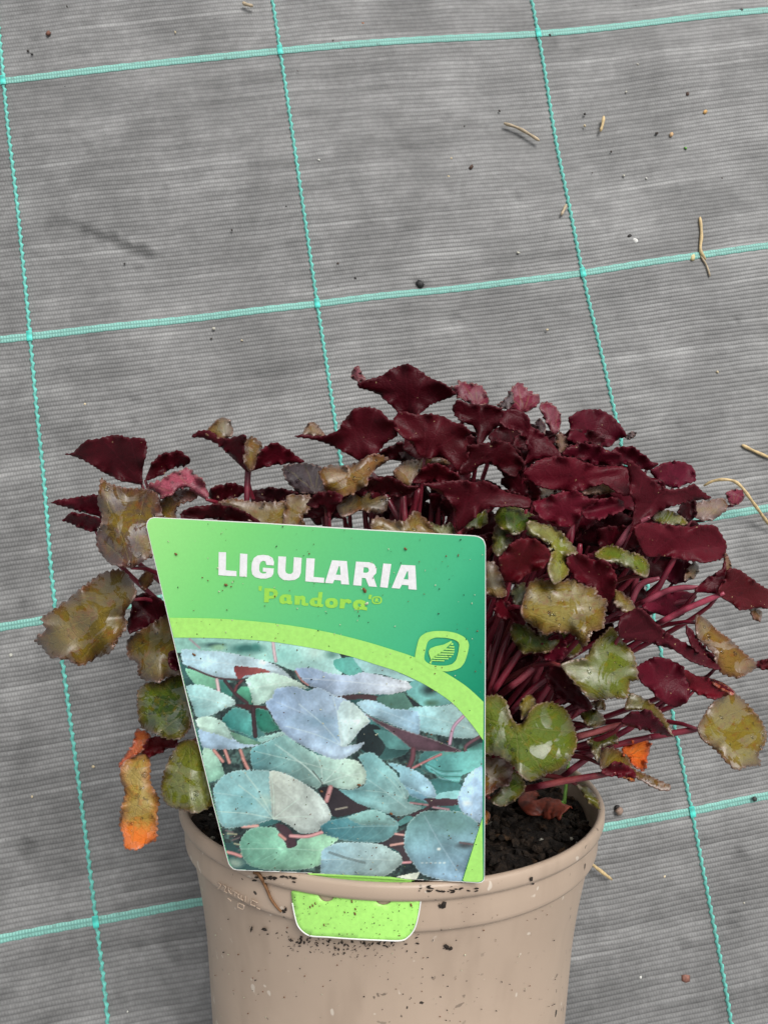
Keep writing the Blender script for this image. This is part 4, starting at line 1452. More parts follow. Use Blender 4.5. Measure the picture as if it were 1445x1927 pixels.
leaf(Z5, [(650, 190), (700, 140), (800, 80), (900, 20), (1000, 60), (1060, 250), (1020, 380), (900, 410), (850, 438), (760, 430), (720, 390), (715, 320), (660, 290)], 'T', 0.010, -12, 35, tint=(92, 84, 36), ruf=1.6, cup=0.005, att=(1000, 120))
leaf(Z5, [(905, 270), (950, 245), (1010, 270), (1030, 350), (935, 362)], 'B', 0.004, 0, 0, tint=(70, 16, 26), stalk=False)
leaf(Z5, [(720, 490), (780, 440), (860, 440), (920, 400), (1000, 370), (1090, 420), (1100, 600), (1050, 680), (1040, 730), (990, 790), (900, 795), (830, 760), (740, 720), (715, 600)], 'G', 0.006, -8, 34, tint=(46, 66, 22), ruf=1.0, cup=0.005, att=(1040, 620))
leaf(Z5, [(860, 1100), (880, 1000), (920, 900), (980, 810), (1050, 795), (1120, 850), (1200, 1000), (1230, 1160), (1180, 1210), (1080, 1250), (980, 1232), (900, 1200), (870, 1150)], 'G', 0.0, -6, 32, tint=(98, 104, 30), ruf=1.0, cup=0.006, att=(1050, 810))
leaf(Z5, [(615, 970), (650, 920), (720, 880), (780, 870), (800, 950), (800, 1050), (820, 1110), (855, 1160), (840, 1260), (840, 1330), (835, 1420), (780, 1440), (720, 1475), (640, 1470), (630, 1390), (605, 1330), (620, 1200), (640, 1120), (610, 1040)], 'O', 0.006, -14, 20, tint=(170, 146, 70), ruf=1.2, att=(760, 880), label_='long yellowing leaf turning orange at its tip')
leaf(Z5, [(600, 950), (640, 890), (690, 820), (710, 730), (800, 770), (745, 870), (680, 910), (620, 972)], 'O', 0.014, -14, 20, tint=(186, 96, 40), stalk=False)
leaf(Z5, [(740, 870), (790, 790), (860, 780), (970, 800), (910, 850), (810, 898), (770, 890)], 'B', 0.018, -5, 5, tint=(110, 30, 26))
# --- the forked leaf
leaf(Z1, [(770, 390), (800, 365), (850, 360), (920, 398), (980, 385), (1020, 390), (1008, 450), (1016, 510), (1024, 550), (960, 490), (890, 425), (820, 395)], 'B', 0.012, -30, 2, att=(1022, 545))
leaf(Z1, [(1036, 548), (1060, 520), (1080, 470), (1110, 430), (1160, 420), (1200, 440), (1240, 470), (1285, 505), (1210, 512), (1130, 520), (1070, 538)], 'B', 0.012, 28, 4, att=(1036, 548), tint=(104, 24, 36), stalk=False)
leaf(Z1, [(1000, 430), (1040, 388), (1092, 420), (1082, 470), (1062, 520), (1032, 548), (1008, 500)], 'T', 0.009, 5, 30, tint=(104, 88, 66), stalk=False, att=(1030, 545))
leaf(Z1, [(830, 372), (868, 330), (900, 303), (942, 310), (962, 372), (920, 402), (870, 388)], 'T', 0.010, -10, 30, tint=(120, 112, 84), stalk=False, teeth=.5)
# --- behind the card
leaf(Z1, [(890, 690), (960, 668), (1060, 685), (1190, 680), (1300, 650), (1310, 680), (1250, 720), (1290, 800), (1200, 820), (1090, 810), (1000, 740)], 'T', 0.012, 0, 40, tint=(116, 98, 52), ruf=1.6)
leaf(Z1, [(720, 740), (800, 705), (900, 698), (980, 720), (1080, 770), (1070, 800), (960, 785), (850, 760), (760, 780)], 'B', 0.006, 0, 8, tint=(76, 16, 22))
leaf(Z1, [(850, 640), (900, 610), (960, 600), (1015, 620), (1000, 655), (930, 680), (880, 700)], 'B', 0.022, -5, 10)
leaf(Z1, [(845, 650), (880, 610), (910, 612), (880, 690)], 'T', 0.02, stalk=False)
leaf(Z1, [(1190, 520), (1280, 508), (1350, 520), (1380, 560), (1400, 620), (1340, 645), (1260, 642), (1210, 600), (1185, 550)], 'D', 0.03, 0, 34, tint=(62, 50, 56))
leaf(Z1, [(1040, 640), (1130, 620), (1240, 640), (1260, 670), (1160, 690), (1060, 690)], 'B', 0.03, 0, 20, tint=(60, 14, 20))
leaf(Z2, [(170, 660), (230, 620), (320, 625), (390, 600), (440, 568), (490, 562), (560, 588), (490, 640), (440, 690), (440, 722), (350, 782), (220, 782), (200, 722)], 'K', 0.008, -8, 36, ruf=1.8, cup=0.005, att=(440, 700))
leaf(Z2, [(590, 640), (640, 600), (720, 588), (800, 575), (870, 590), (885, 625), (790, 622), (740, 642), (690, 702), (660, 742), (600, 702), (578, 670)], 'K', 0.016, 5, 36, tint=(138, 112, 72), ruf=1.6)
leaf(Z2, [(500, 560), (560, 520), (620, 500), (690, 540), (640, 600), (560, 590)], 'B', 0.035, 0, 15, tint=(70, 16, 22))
leaf(Z2, [(680, 712), (720, 660), (780, 613), (830, 618), (880, 640), (945, 702), (860, 717), (780, 712), (720, 718)], 'B', 0.008, 8, 4, tint=(98, 18, 30))
leaf(Z2, [(740, 722), (850, 715), (930, 705), (1000, 715), (1080, 710), (1140, 740), (1200, 770), (1320, 800), (1312, 852), (1220, 842), (1150, 850), (1080, 865), (1020, 905), (965, 960), (925, 980), (915, 900), (890, 820), (840, 780), (780, 750)], 'B', 0.0, 12, -4, att=(935, 975), cup=0.006)
leaf(Z2, [(400, 748), (460, 700), (540, 683), (600, 700), (650, 740), (720, 742), (640, 790), (560, 785), (460, 764)], 'B', 0.010, -8, 6, tint=(74, 14, 20), att=(625, 785))
leaf(Z2, [(270, 845), (340, 790), (440, 765), (545, 790), (545, 860), (500, 890), (400, 870), (300, 900)], 'T', 0.016, 0, 42, tint=(118, 104, 66))
leaf(Z2, [(105, 832), (170, 772), (240, 768), (305, 788), (272, 845), (240, 900), (215, 900), (195, 850), (150, 852)], 'B', 0.0, -6, -2, att=(225, 900))
leaf(Z2, [(455, 945), (490, 898), (560, 920), (640, 925), (700, 868), (750, 910), (800, 970), (845, 1010), (820, 1090), (480, 1090)], 'K', 0.002, 0, 30, tint=(130, 112, 60), ruf=1.8, teeth=1.3, stalk=False)
leaf(Z2, [(768, 925), (830, 950), (895, 938), (915, 995), (850, 1015), (795, 985)], 'G', 0.006, 0, 30, tint=(128, 142, 92))
leaf(Z2, [(955, 955), (1010, 888), (1082, 865), (1092, 935), (1040, 965)], 'G', 0.012, 0, 36, tint=(84, 118, 30), teeth=.4)
leaf(Z2, [(1125, 905), (1160, 848), (1230, 838), (1300, 870), (1368, 912), (1320, 960), (1235, 1000), (1150, 955)], 'G', 0.010, 8, 36, tint=(80, 118, 26), teeth=.5, cup=0.006)
leaf(Z2, [(0, 790), (70, 785), (140, 800), (130, 850), (90, 900), (60, 960), (-20, 960)], 'K', 0.010, 0, 36, tint=(132, 112, 66), stalk=False)
# --- top
leaf(Z2, [(385, 178), (430, 160), (480, 145), (530, 125), (570, 95), (640, 72), (690, 85), (730, 110), (770, 140), (830, 170), (880, 200), (918, 238), (860, 265), (790, 290), (745, 325), (690, 352), (630, 350), (600, 330), (560, 290), (500, 240), (440, 215), (390, 202)], 'B', 0.012, -5, 6, att=(655, 352), tint=(82, 14, 26))
leaf(Z2, [(350, 150), (355, 105), (388, 78), (406, 120), (432, 155), (395, 168)], 'P', 0.012, -20, 20, tint=(120, 80, 84), stalk=False, teeth=.6)
leaf(Z2, [(38, 467), (90, 455), (150, 465), (210, 465), (280, 430), (300, 390), (350, 330), (390, 308), (460, 308), (510, 325), (548, 375), (592, 395), (602, 460), (540, 500), (500, 550), (460, 575), (412, 608), (360, 580), (290, 540), (200, 500), (120, 480)], 'B', 0.010, -10, 4, att=(412, 606))
leaf(Z2, [(85, 452), (112, 398), (150, 388), (200, 445), (208, 466), (140, 464)], 'K', 0.014, -10, 30, tint=(176, 148, 116), stalk=False, teeth=.4)
leaf(Z2, [(583, 365), (615, 330), (700, 345), (790, 345), (850, 355), (900, 385), (950, 400), (1002, 450), (975, 470), (992, 520), (985, 570), (965, 640), (940, 672), (890, 605), (830, 580), (750, 585), (710, 560), (680, 510), (620, 455), (583, 412)], 'B', 0.006, 4, 4, att=(748, 582), tint=(86, 14, 24))
leaf(Z2, [(985, 520), (1060, 505), (1140, 490), (1210, 500), (1260, 570), (1282, 622), (1235, 685), (1130, 625), (1060, 620), (1000, 665), (940, 675), (958, 600)], 'B', 0.010, 14, 8, tint=(74, 12, 20))
leaf(Z2, [(600, 500), (660, 490), (720, 520), (740, 590), (660, 610), (610, 560)], 'D', 0.03, 0, 25, tint=(80, 56, 60))
leaf(Z2, [(890, 200), (930, 188), (930, 160), (990, 175), (1060, 190), (1102, 282), (1050, 295), (1000, 290), (950, 262), (912, 242)], 'P', 0.022, 5, 12, tint=(112, 40, 60), teeth=1.4)
leaf(Z2, [(1140, 302), (1190, 260), (1220, 200), (1270, 170), (1310, 210), (1378, 250), (1355, 300), (1300, 335), (1220, 325)], 'P', 0.026, 5, 10, tint=(118, 38, 60), teeth=1.5)
leaf(Z2, [(1150, 302), (1180, 262), (1225, 222), (1235, 280), (1200, 318)], 'D', 0.024, 5, 20, tint=(104, 92, 96), stalk=False)
leaf(Z2, [(898, 312), (928, 268), (1000, 290), (1100, 295), (1170, 320), (1235, 370), (1192, 388), (1130, 425), (1090, 465), (1062, 505), (1038, 505), (1028, 450), (1010, 410), (960, 390), (910, 345)], 'B', 0.016, 6, 0, att=(1048, 502), tint=(70, 12, 20))
leaf(Z3, [(0, 262), (30, 205), (110, 203), (150, 240), (172, 290), (230, 330), (290, 390), (332, 455), (260, 462), (200, 472), (150, 500), (132, 500), (152, 430), (140, 370), (100, 320), (40, 300)], 'B', 0.012, 16, 4, att=(140, 495), tint=(88, 16, 30))
leaf(Z3, [(-20, 420), (20, 380), (80, 400), (120, 450), (130, 520), (80, 560), (20, 540), (-20, 500)], 'B', 0.02, 8, 8, tint=(66, 12, 18))
leaf(Z3, [(218, 168), (265, 160), (310, 195), (332, 240), (326, 300), (300, 342), (270, 312), (240, 252), (220, 208)], 'P', 0.024, 10, 10, tint=(116, 38, 58), teeth=.8)
leaf(Z3, [(190, 268), (220, 250), (250, 290), (240, 335), (205, 320)], 'D', 0.022, stalk=False)
leaf(Z3, [(300, 345), (335, 325), (370, 360), (365, 410), (330, 435), (305, 400)], 'T', 0.018, 10, 30, tint=(128, 110, 96), stalk=False)
leaf(Z3, [(375, 252), (425, 210), (480, 200), (550, 205), (610, 240), (655, 290), (682, 345), (640, 362), (590, 400), (520, 398), (440, 388), (368, 366), (385, 310)], 'B', 0.018, 14, 10, tint=(104, 22, 42))
leaf(Z3, [(672, 350), (712, 318), (738, 332), (702, 362)], 'D', 0.018, stalk=False, teeth=.3)
leaf(Z3, [(340, 442), (380, 400), (450, 385), (530, 395), (580, 420), (650, 440), (668, 492), (600, 502), (510, 498), (430, 464)], 'B', 0.012, 12, 6, tint=(98, 20, 38))
leaf(Z3, [(608, 420), (660, 405), (710, 400), (770, 440), (820, 485), (855, 497), (800, 530), (740, 510), (690, 500), (640, 470)], 'B', 0.014, 18, 8, tint=(100, 22, 40))
leaf(Z3, [(128, 545), (200, 480), (260, 460), (330, 460), (400, 458), (440, 480), (540, 510), (620, 505), (692, 520), (704, 620), (692, 665), (630, 645), (560, 600), (460, 635), (370, 642), (290, 632), (210, 612), (150, 575)], 'B', 0.006, 10, 6, tint=(104, 22, 36), cup=0.006)
leaf(Z3, [(440, 640), (500, 610), (560, 592), (620, 600), (625, 640), (560, 660), (480, 660)], 'T', 0.010, 0, 36, tint=(128, 108, 92), stalk=False)
leaf(Z3, [(688, 490), (710, 478), (745, 505), (790, 550), (840, 595), (920, 635), (1000, 625), (1050, 605), (1090, 640), (1142, 682), (1060, 692), (960, 712), (890, 740), (830, 772), (770, 805), (712, 860), (700, 860), (728, 730), (702, 640), (694, 560)], 'B', 0.0, 16, 0, att=(706, 860), cup=0.008, tint=(96, 18, 32))
leaf(Z3, [(812, 532), (850, 510), (900, 485), (940, 480), (990, 485), (1040, 510), (1058, 582), (1010, 602), (940, 625), (880, 605), (830, 565)], 'B', 0.022, 18, 12, tint=(122, 32, 56))
leaf(Z3, [(178, 702), (240, 680), (330, 650), (410, 640), (480, 680), (535, 692), (440, 750), (432, 792), (380, 835), (290, 818), (220, 782)], 'B', 0.004, 8, 6, tint=(112, 24, 42), att=(385, 832))
leaf(Z3, [(440, 752), (530, 692), (600, 680), (660, 690), (670, 740), (600, 770), (500, 800)], 'B', 0.008, 14, 8, tint=(112, 32, 46), att=(440, 760))
leaf(Z3, [(-30, 640), (40, 640), (110, 660), (165, 700), (150, 740), (60, 720), (-20, 700)], 'B', 0.012, 6, 4, tint=(74, 14, 20))
leaf(Z3, [(130, 570), (180, 575), (215, 640), (215, 690), (170, 690), (150, 630)], 'B', 0.014, 10, 6, tint=(86, 16, 24))
leaf(Z3, [(220, 620), (290, 630), (330, 650), (240, 682), (215, 660)], 'T', 0.014, 0, 36, tint=(128, 108, 74), stalk=False)
leaf(Z3, [(1038, 722), (1110, 690), (1212, 680), (1224, 740), (1160, 792), (1100, 802), (1040, 772)], 'T', 0.020, 22, 26, tint=(134, 104, 92))
leaf(Z3, [(1218, 652), (1260, 630), (1312, 640), (1312, 692), (1260, 722), (1230, 692)], 'P', 0.026, 24, 12, tint=(118, 44, 66))
leaf(Z3, [(820, 790), (870, 745), (930, 748), (1000, 790), (1010, 820), (930, 825), (860, 810)], 'G', 0.010, 16, 40, tint=(98, 118, 40))
leaf(Z3, [(990, 700), (1050, 690), (1060, 760), (1030, 800), (960, 760)], 'B', 0.016, 16, 6, tint=(64, 12, 18))
leaf(Z3, [(728, 835), (800, 810), (880, 820), (960, 830), (1060, 830), (1160, 828), (1192, 870), (1224, 930), (1205, 1000), (1110, 1024), (1000, 1014), (900, 995), (800, 995), (755, 935)], 'B', 0.006, 22, 6, tint=(104, 24, 36), cup=0.006, att=(800, 985))
leaf(Z3, [(450, 860), (560, 780), (670, 760), (740, 830), (760, 930), (660, 960), (540, 940), (460, 930)], 'B', 0.026, 8, 8, tint=(64, 14, 22))
leaf(Z3, [(1055, 1182), (1090, 1130), (1190, 1065), (1212, 1010), (1222, 1100), (1185, 1190), (1110, 1190)], 'B', 0.004, 22, -4, att=(1062, 1180), tint=(92, 16, 30))
leaf(Z3, [(900, 1110), (930, 1020), (1000, 1010), (1050, 1080), (1000, 1130), (930, 1140)], 'B', 0.022, 18, 8, tint=(100, 32, 46))
leaf(Z3, [(995, 1120), (1010, 1060), (1050, 1020), (1075, 1060), (1050, 1110)], 'T', 0.012, 18, 34, tint=(122, 116, 96), stalk=False)
leaf(Z3, [(1178, 1195), (1200, 1130), (1242, 1060), (1300, 1070), (1380, 1130), (1460, 1185), (1460, 1270), (1380, 1272), (1300, 1282), (1230, 1232)], 'B', 0.0, 30, 10, att=(1185, 1195), tint=(96, 26, 26))
leaf(Z3, [(1205, 1000), (1225, 980), (1250, 1050), (1215, 1110)], 'K', 0.003, 25, 20, tint=(160, 132, 108), stalk=False, teeth=.4)
leaf(Z3, [(1345, 1262), (1412, 1288), (1405, 1340), (1372, 1335)], 'K', 0.004, 25, 20, tint=(138, 102, 84), stalk=False)
leaf(Z3, [(770, 1260), (850, 1200), (960, 1180), (1060, 1200), (1030, 1270), (950, 1330), (840, 1300)], 'B', 0.024, 16, 12, tint=(120, 42, 56))
# --- right of the card, middle
leaf(Z3, [(148, 880), (152, 802), (210, 812), (290, 830), (350, 880), (425, 972), (360, 985), (376, 1060), (365, 1095), (300, 1142), (262, 1062), (282, 975), (230, 905)], 'G', 0.0, 8, 36, tint=(128, 132, 52), ruf=1.8, att=(290, 1100))
leaf(Z3, [(0, 1002), (60, 930), (120, 898), (180, 898), (262, 950), (273, 1000), (232, 1052), (150, 1092), (90, 1130), (30, 1130), (5, 1062)], 'B', -0.004, 4, -6, tint=(104, 24, 28), att=(60, 1130))
leaf(Z3, [(-30, 830), (40, 800), (70, 860), (60, 940), (0, 990), (-40, 960)], 'G', 0.014, 0, 34, tint=(84, 96, 66), stalk=False)
leaf(Z3, [(368, 990), (440, 985), (500, 1010), (570, 1020), (625, 1080), (624, 1150), (604, 1285), (560, 1235), (500, 1172), (420, 1122), (370, 1062)], 'B', 0.004, 14, 2, tint=(100, 20, 32), att=(570, 1240))
leaf(Z3, [(512, 982), (560, 940), (610, 930), (680, 960), (770, 990), (808, 1040), (797, 1102), (740, 1082), (680, 1052), (590, 1022), (530, 1002)], 'G', 0.0, 16, 40, tint=(94, 118, 30), ruf=1.6)
leaf(Z3, [(118, 1262), (150, 1150), (200, 1110), (300, 1130), (400, 1110), (460, 1150), (520, 1160), (530, 1200), (582, 1230), (572, 1300), (560, 1382), (500, 1400), (470, 1470), (440, 1480), (400, 1420), (300, 1400), (250, 1422), (190, 1380), (130, 1332)], 'T', -0.006, 8, 32, tint=(142, 128, 66), ruf=1.8, cup=0.006, att=(125, 1270), teeth=1.3)
leaf(Z3, [(608, 1182), (650, 1178), (720, 1240), (738, 1332), (680, 1302), (620, 1252)], 'T', 0.0, 14, 36, tint=(134, 124, 60))
leaf(Z4, [(728, 90), (740, 20), (830, -10), (920, 70), (980, 120), (1080, 170), (1200, 255), (1215, 285), (1080, 242), (1000, 192), (860, 152), (740, 132)], 'B', 0.0, 20, 4, tint=(82, 18, 28), att=(735, 120))
leaf(Z4, [(203, 112), (235, 28), (290, 70), (340, 110), (400, 98), (452, 150), (400, 192), (330, 203), (260, 200)], 'G', 0.004, 4, 34, tint=(66, 88, 46), ruf=1.4, att=(400, 195))
leaf(Z4, [(380, 140), (450, 110), (475, 190), (430, 250), (370, 230), (330, 200)], 'B', 0.006, 6, 0, tint=(92, 24, 38), att=(360, 200))
leaf(Z3, [(58, 1182), (132, 1130), (142, 1200), (100, 1272)], 'G', 0.01, 0, 34, tint=(92, 114, 70), stalk=False)
leaf(Z2, [(1070, 1160), (1130, 1150), (1180, 1250), (1192, 1335), (1120, 1340), (1060, 1290)], 'T', 0.004, 0, 30, tint=(132, 116, 80))
leaf(Z3, [(-20, 1250), (0, 1200), (50, 1245), (120, 1290), (135, 1365), (60, 1335), (-20, 1310)], 'B', 0.006, 0, 4, tint=(96, 22, 30))
leaf(Z4, [(450, 262), (500, 240), (560, 230), (600, 160), (660, 100), (690, 72), (722, 110), (762, 160), (802, 210), (822, 330), (782, 342), (772, 420), (700, 422), (600, 432), (560, 392), (510, 342)], 'G', -0.006, 12, 34, tint=(106, 116, 40), cup=0.006, att=(455, 265), ruf=1.3, teeth=1.2)
leaf(Z4, [(370, 290), (440, 265), (480, 310), (540, 380), (590, 450), (580, 480), (500, 450), (420, 400)], 'B', 0.010, 8, 4, tint=(70, 14, 20))
leaf(Z4, [(815, 270), (880, 230), (940, 225), (1030, 262), (1052, 330), (1072, 382), (1052, 440), (1000, 466), (940, 440), (900, 402), (830, 332)], 'B', 0.006, 22, 10, tint=(108, 26, 42))
leaf(Z4, [(1040, 282), (1100, 310), (1180, 330), (1250, 370), (1282, 395), (1200, 422), (1140, 412), (1065, 372)], 'B', 0.008, 24, 14, tint=(140, 40, 46))
leaf(Z4, [(1160, 322), (1230, 345), (1286, 388), (1270, 402), (1215, 375)], 'O', 0.005, 24, 20, tint=(216, 120, 96), stalk=False, teeth=.5)
leaf(Z4, [(1098, 20), (1150, 40), (1200, 90), (1270, 140), (1330, 200), (1392, 250), (1372, 290), (1290, 322), (1210, 292), (1180, 202), (1110, 132)], 'T', -0.002, 26, 34, tint=(124, 92, 34), cup=0.004, att=(1120, 60))
leaf(Z4, [(1380, 272), (1400, 245), (1460, 235), (1460, 280)], 'B', 0.0, 26, 10, tint=(100, 46, 40), stalk=False)
leaf(Z4, [(1048, 70), (1085, 100), (1112, 140), (1190, 230), (1205, 275), (1140, 232), (1078, 165)], 'B', 0.004, 24, 4, tint=(86, 26, 32))
leaf(Z4, [(1108, 555), (1150, 480), (1200, 420), (1240, 384), (1292, 398), (1350, 450), (1410, 520), (1442, 590), (1432, 640), (1400, 690), (1412, 742), (1350, 750), (1290, 767), (1230, 710), (1170, 650), (1120, 605)], 'T', -0.004, 24, 34, tint=(136, 124, 50), cup=0.007, att=(1110, 570), teeth=1.2)
leaf(Z4, [(755, 475), (780, 402), (850, 418), (920, 470), (960, 530), (990, 605), (940, 552), (880, 492), (820, 478)], 'G', 0.0, 14, 40, tint=(88, 84, 34), stalk=False)
leaf(Z4, [(738, 535), (790, 490), (870, 480), (930, 540), (990, 602), (960, 602), (860, 577), (780, 557)], 'B', 0.002, 14, 0, tint=(92, 28, 38), att=(742, 545))
leaf(Z4, [(538, 495), (600, 470), (650, 500), (662, 545), (590, 562)], 'G', 0.012, 6, 34, tint=(44, 70, 22))
leaf(Z4, [(575, 622), (650, 580), (712, 590), (722, 640), (645, 660), (640, 742), (600, 682)], 'G', 0.012, 6, 34, tint=(50, 76, 24))
leaf(Z4, [(590, 440), (650, 425), (665, 470), (620, 475)], 'G', 0.008, 6, 34, tint=(54, 64, 26), stalk=False)
leaf(Z4, [(20, 430), (80, 410), (150, 403), (190, 440), (212, 520), (235, 545), (270, 530), (310, 460), (400, 435), (470, 470), (512, 550), (527, 640), (482, 740), (430, 770), (380, 790), (310, 822), (260, 800), (210, 742), (150, 702), (80, 692), (0, 690), (-10, 520)], 'G', -0.006, 4, 34, tint=(86, 102, 34), cup=0.006, att=(232, 560), ruf=1.2)
leaf(Z4, [(-10, 700), (80, 700), (150, 710), (217, 742), (202, 832), (150, 852), (90, 888), (0, 885)], 'T', 0.004, 0, 30, tint=(112, 70, 36))
leaf(Z4, [(103, 902), (160, 860), (220, 768), (272, 820), (272, 872), (200, 932), (150, 942)], 'G', 0.010, 4, 34, tint=(66, 102, 26), teeth=.6)
leaf(Z4, [(740, 662), (790, 630), (830, 608), (882, 640), (862, 720), (852, 772), (800, 747), (755, 702)], 'O', 0.012, 10, 26, tint=(236, 112, 30), ruf=2.2, label_='small bright orange dying leaf')
leaf(Z4, [(745, 790), (790, 765), (805, 822), (770, 815)], 'O', 0.012, tint=(230, 150, 50), stalk=False, teeth=.4)
leaf(Z4, [(640, 672), (700, 655), (770, 700), (800, 760), (870, 790), (975, 840), (962, 865), (900, 852), (830, 812), (720, 772), (645, 760)], 'T', 0.004, 10, 38, tint=(100, 90, 34), teeth=1.0, stalk=False)
leaf(Z4, [(640, 775), (720, 728), (802, 770), (802, 802), (700, 795)], 'B', 0.002, 10, 0, tint=(110, 34, 38), stalk=False)
leaf(Z4, [(528, 832), (580, 850), (630, 910), (634, 955), (590, 932), (545, 872)], 'G', 0.016, 10, 40, tint=(98, 114, 34), teeth=.4)
leaf(Z4, [(60, 985), (90, 960), (110, 985), (90, 1030), (62, 1030)], 'O', 0.02, 0, 30, tint=(150, 118, 44), stalk=False, teeth=.3)
leaf(Z4, [(250, 440), (300, 400), (330, 440), (310, 480), (260, 520)], 'G', 0.006, 6, 34, tint=(140, 130, 40), stalk=False, teeth=.4)

# --- hidden inner leaves that make the heart of the plant dense
INNER = np.array([(330, 1000), (560, 930), (700, 880), (900, 890), (1080, 880), (1240, 960), (1275, 1060), (1210, 1160), (1120, 1250), (1080, 1380), (1000, 1430), (900, 1440), (440, 1460), (350, 1340), (300, 1150)], float)
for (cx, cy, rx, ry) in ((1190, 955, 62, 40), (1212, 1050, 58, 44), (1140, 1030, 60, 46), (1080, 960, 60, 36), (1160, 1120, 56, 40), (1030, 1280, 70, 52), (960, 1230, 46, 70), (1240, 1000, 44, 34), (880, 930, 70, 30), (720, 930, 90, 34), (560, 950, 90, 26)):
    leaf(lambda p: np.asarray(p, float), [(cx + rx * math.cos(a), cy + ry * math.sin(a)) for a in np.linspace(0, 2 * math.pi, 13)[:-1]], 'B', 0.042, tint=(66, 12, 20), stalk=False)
BACK = np.array([(590, 900), (700, 830), (780, 780), (900, 790), (1000, 790), (1110, 800), (1180, 850), (1280, 900), (1310, 960), (1345, 1000), (1345, 1080), (1270, 1110), (1100, 1090), (930, 1000), (600, 960)], float)
made = 0
for _ in range(600):
    if made >= 44:
        break
    c = np.array([rng.uniform(600, 1340), rng.uniform(780, 1090)])
    s, th, fl = rng.uniform(30, 52), rng.uniform(-0.5, 0.5), rng.uniform(0.5, 0.8)
    ring = np.array([c + s * rng.uniform(0.92, 1.08) * np.array([math.cos(a + th) * (1 + 0.25 * (math.sin(a) < 0)), fl * math.sin(a + th)]) for a in np.linspace(0, 2 * math.pi, 13)[:-1]])
    if inside(BACK, ring).all():
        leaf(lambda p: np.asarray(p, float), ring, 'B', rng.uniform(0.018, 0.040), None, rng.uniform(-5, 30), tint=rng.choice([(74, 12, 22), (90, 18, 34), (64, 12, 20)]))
        made += 1
made = 0
for _ in range(700):
    if made >= 85:
        break
    c = np.array([rng.uniform(320, 1220), rng.uniform(900, 1430)])
    s = rng.uniform(34, 62)
    th = rng.uniform(0, 6.28)
    ring = []
    for k in range(14):
        a = 2 * math.pi * k / 14
        rr_ = s * (1 - 0.45 * math.exp(-((a - math.pi) / 0.5)**2)) * rng.uniform(0.9, 1.1)
        ring.append(c + rr_ * np.array([math.cos(a + th), 0.75 * math.sin(a + th)]))
    ring = np.array(ring)
    if not inside(INNER, ring).all():
        continue
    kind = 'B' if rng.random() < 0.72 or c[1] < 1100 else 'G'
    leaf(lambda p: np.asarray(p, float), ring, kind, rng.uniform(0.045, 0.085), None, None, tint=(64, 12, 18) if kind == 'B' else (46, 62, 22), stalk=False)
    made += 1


# --- stalks: every leaf is carried from the crown in the soil
for (p3, a2, kind) in ATT:
    outw = np.array([p3[0], p3[1], 0.0])
    outw /= np.linalg.norm(outw) + 1e-9
    r = rng.uniform(0.006, 0.030)
    ang = math.atan2(outw[0], -outw[1]) + rng.uniform(-0.5, 0.5)
    p0 = np.array([r * math.sin(ang), -r * math.cos(ang) * 0.8, SOILZ - 0.001])
    L = np.linalg.norm(p3 - p0)
    c1 = p0 + np.array([outw[0] * 0.12, outw[1] * 0.12, 0.55]) * L * 0.6
    back = np.array([0, 0.30, -0.35]) if kind == 'B' else np.array([-outw[0] * 0.2, 0.55, 0.05])
    c2 = p3 + back * L * 0.38
    path = bez(p0, c1, c2, p3, 14)
    stalk(path, 0.0013, 0.0008, (128, 36, 52) if kind != 'G' else (120, 52, 52))
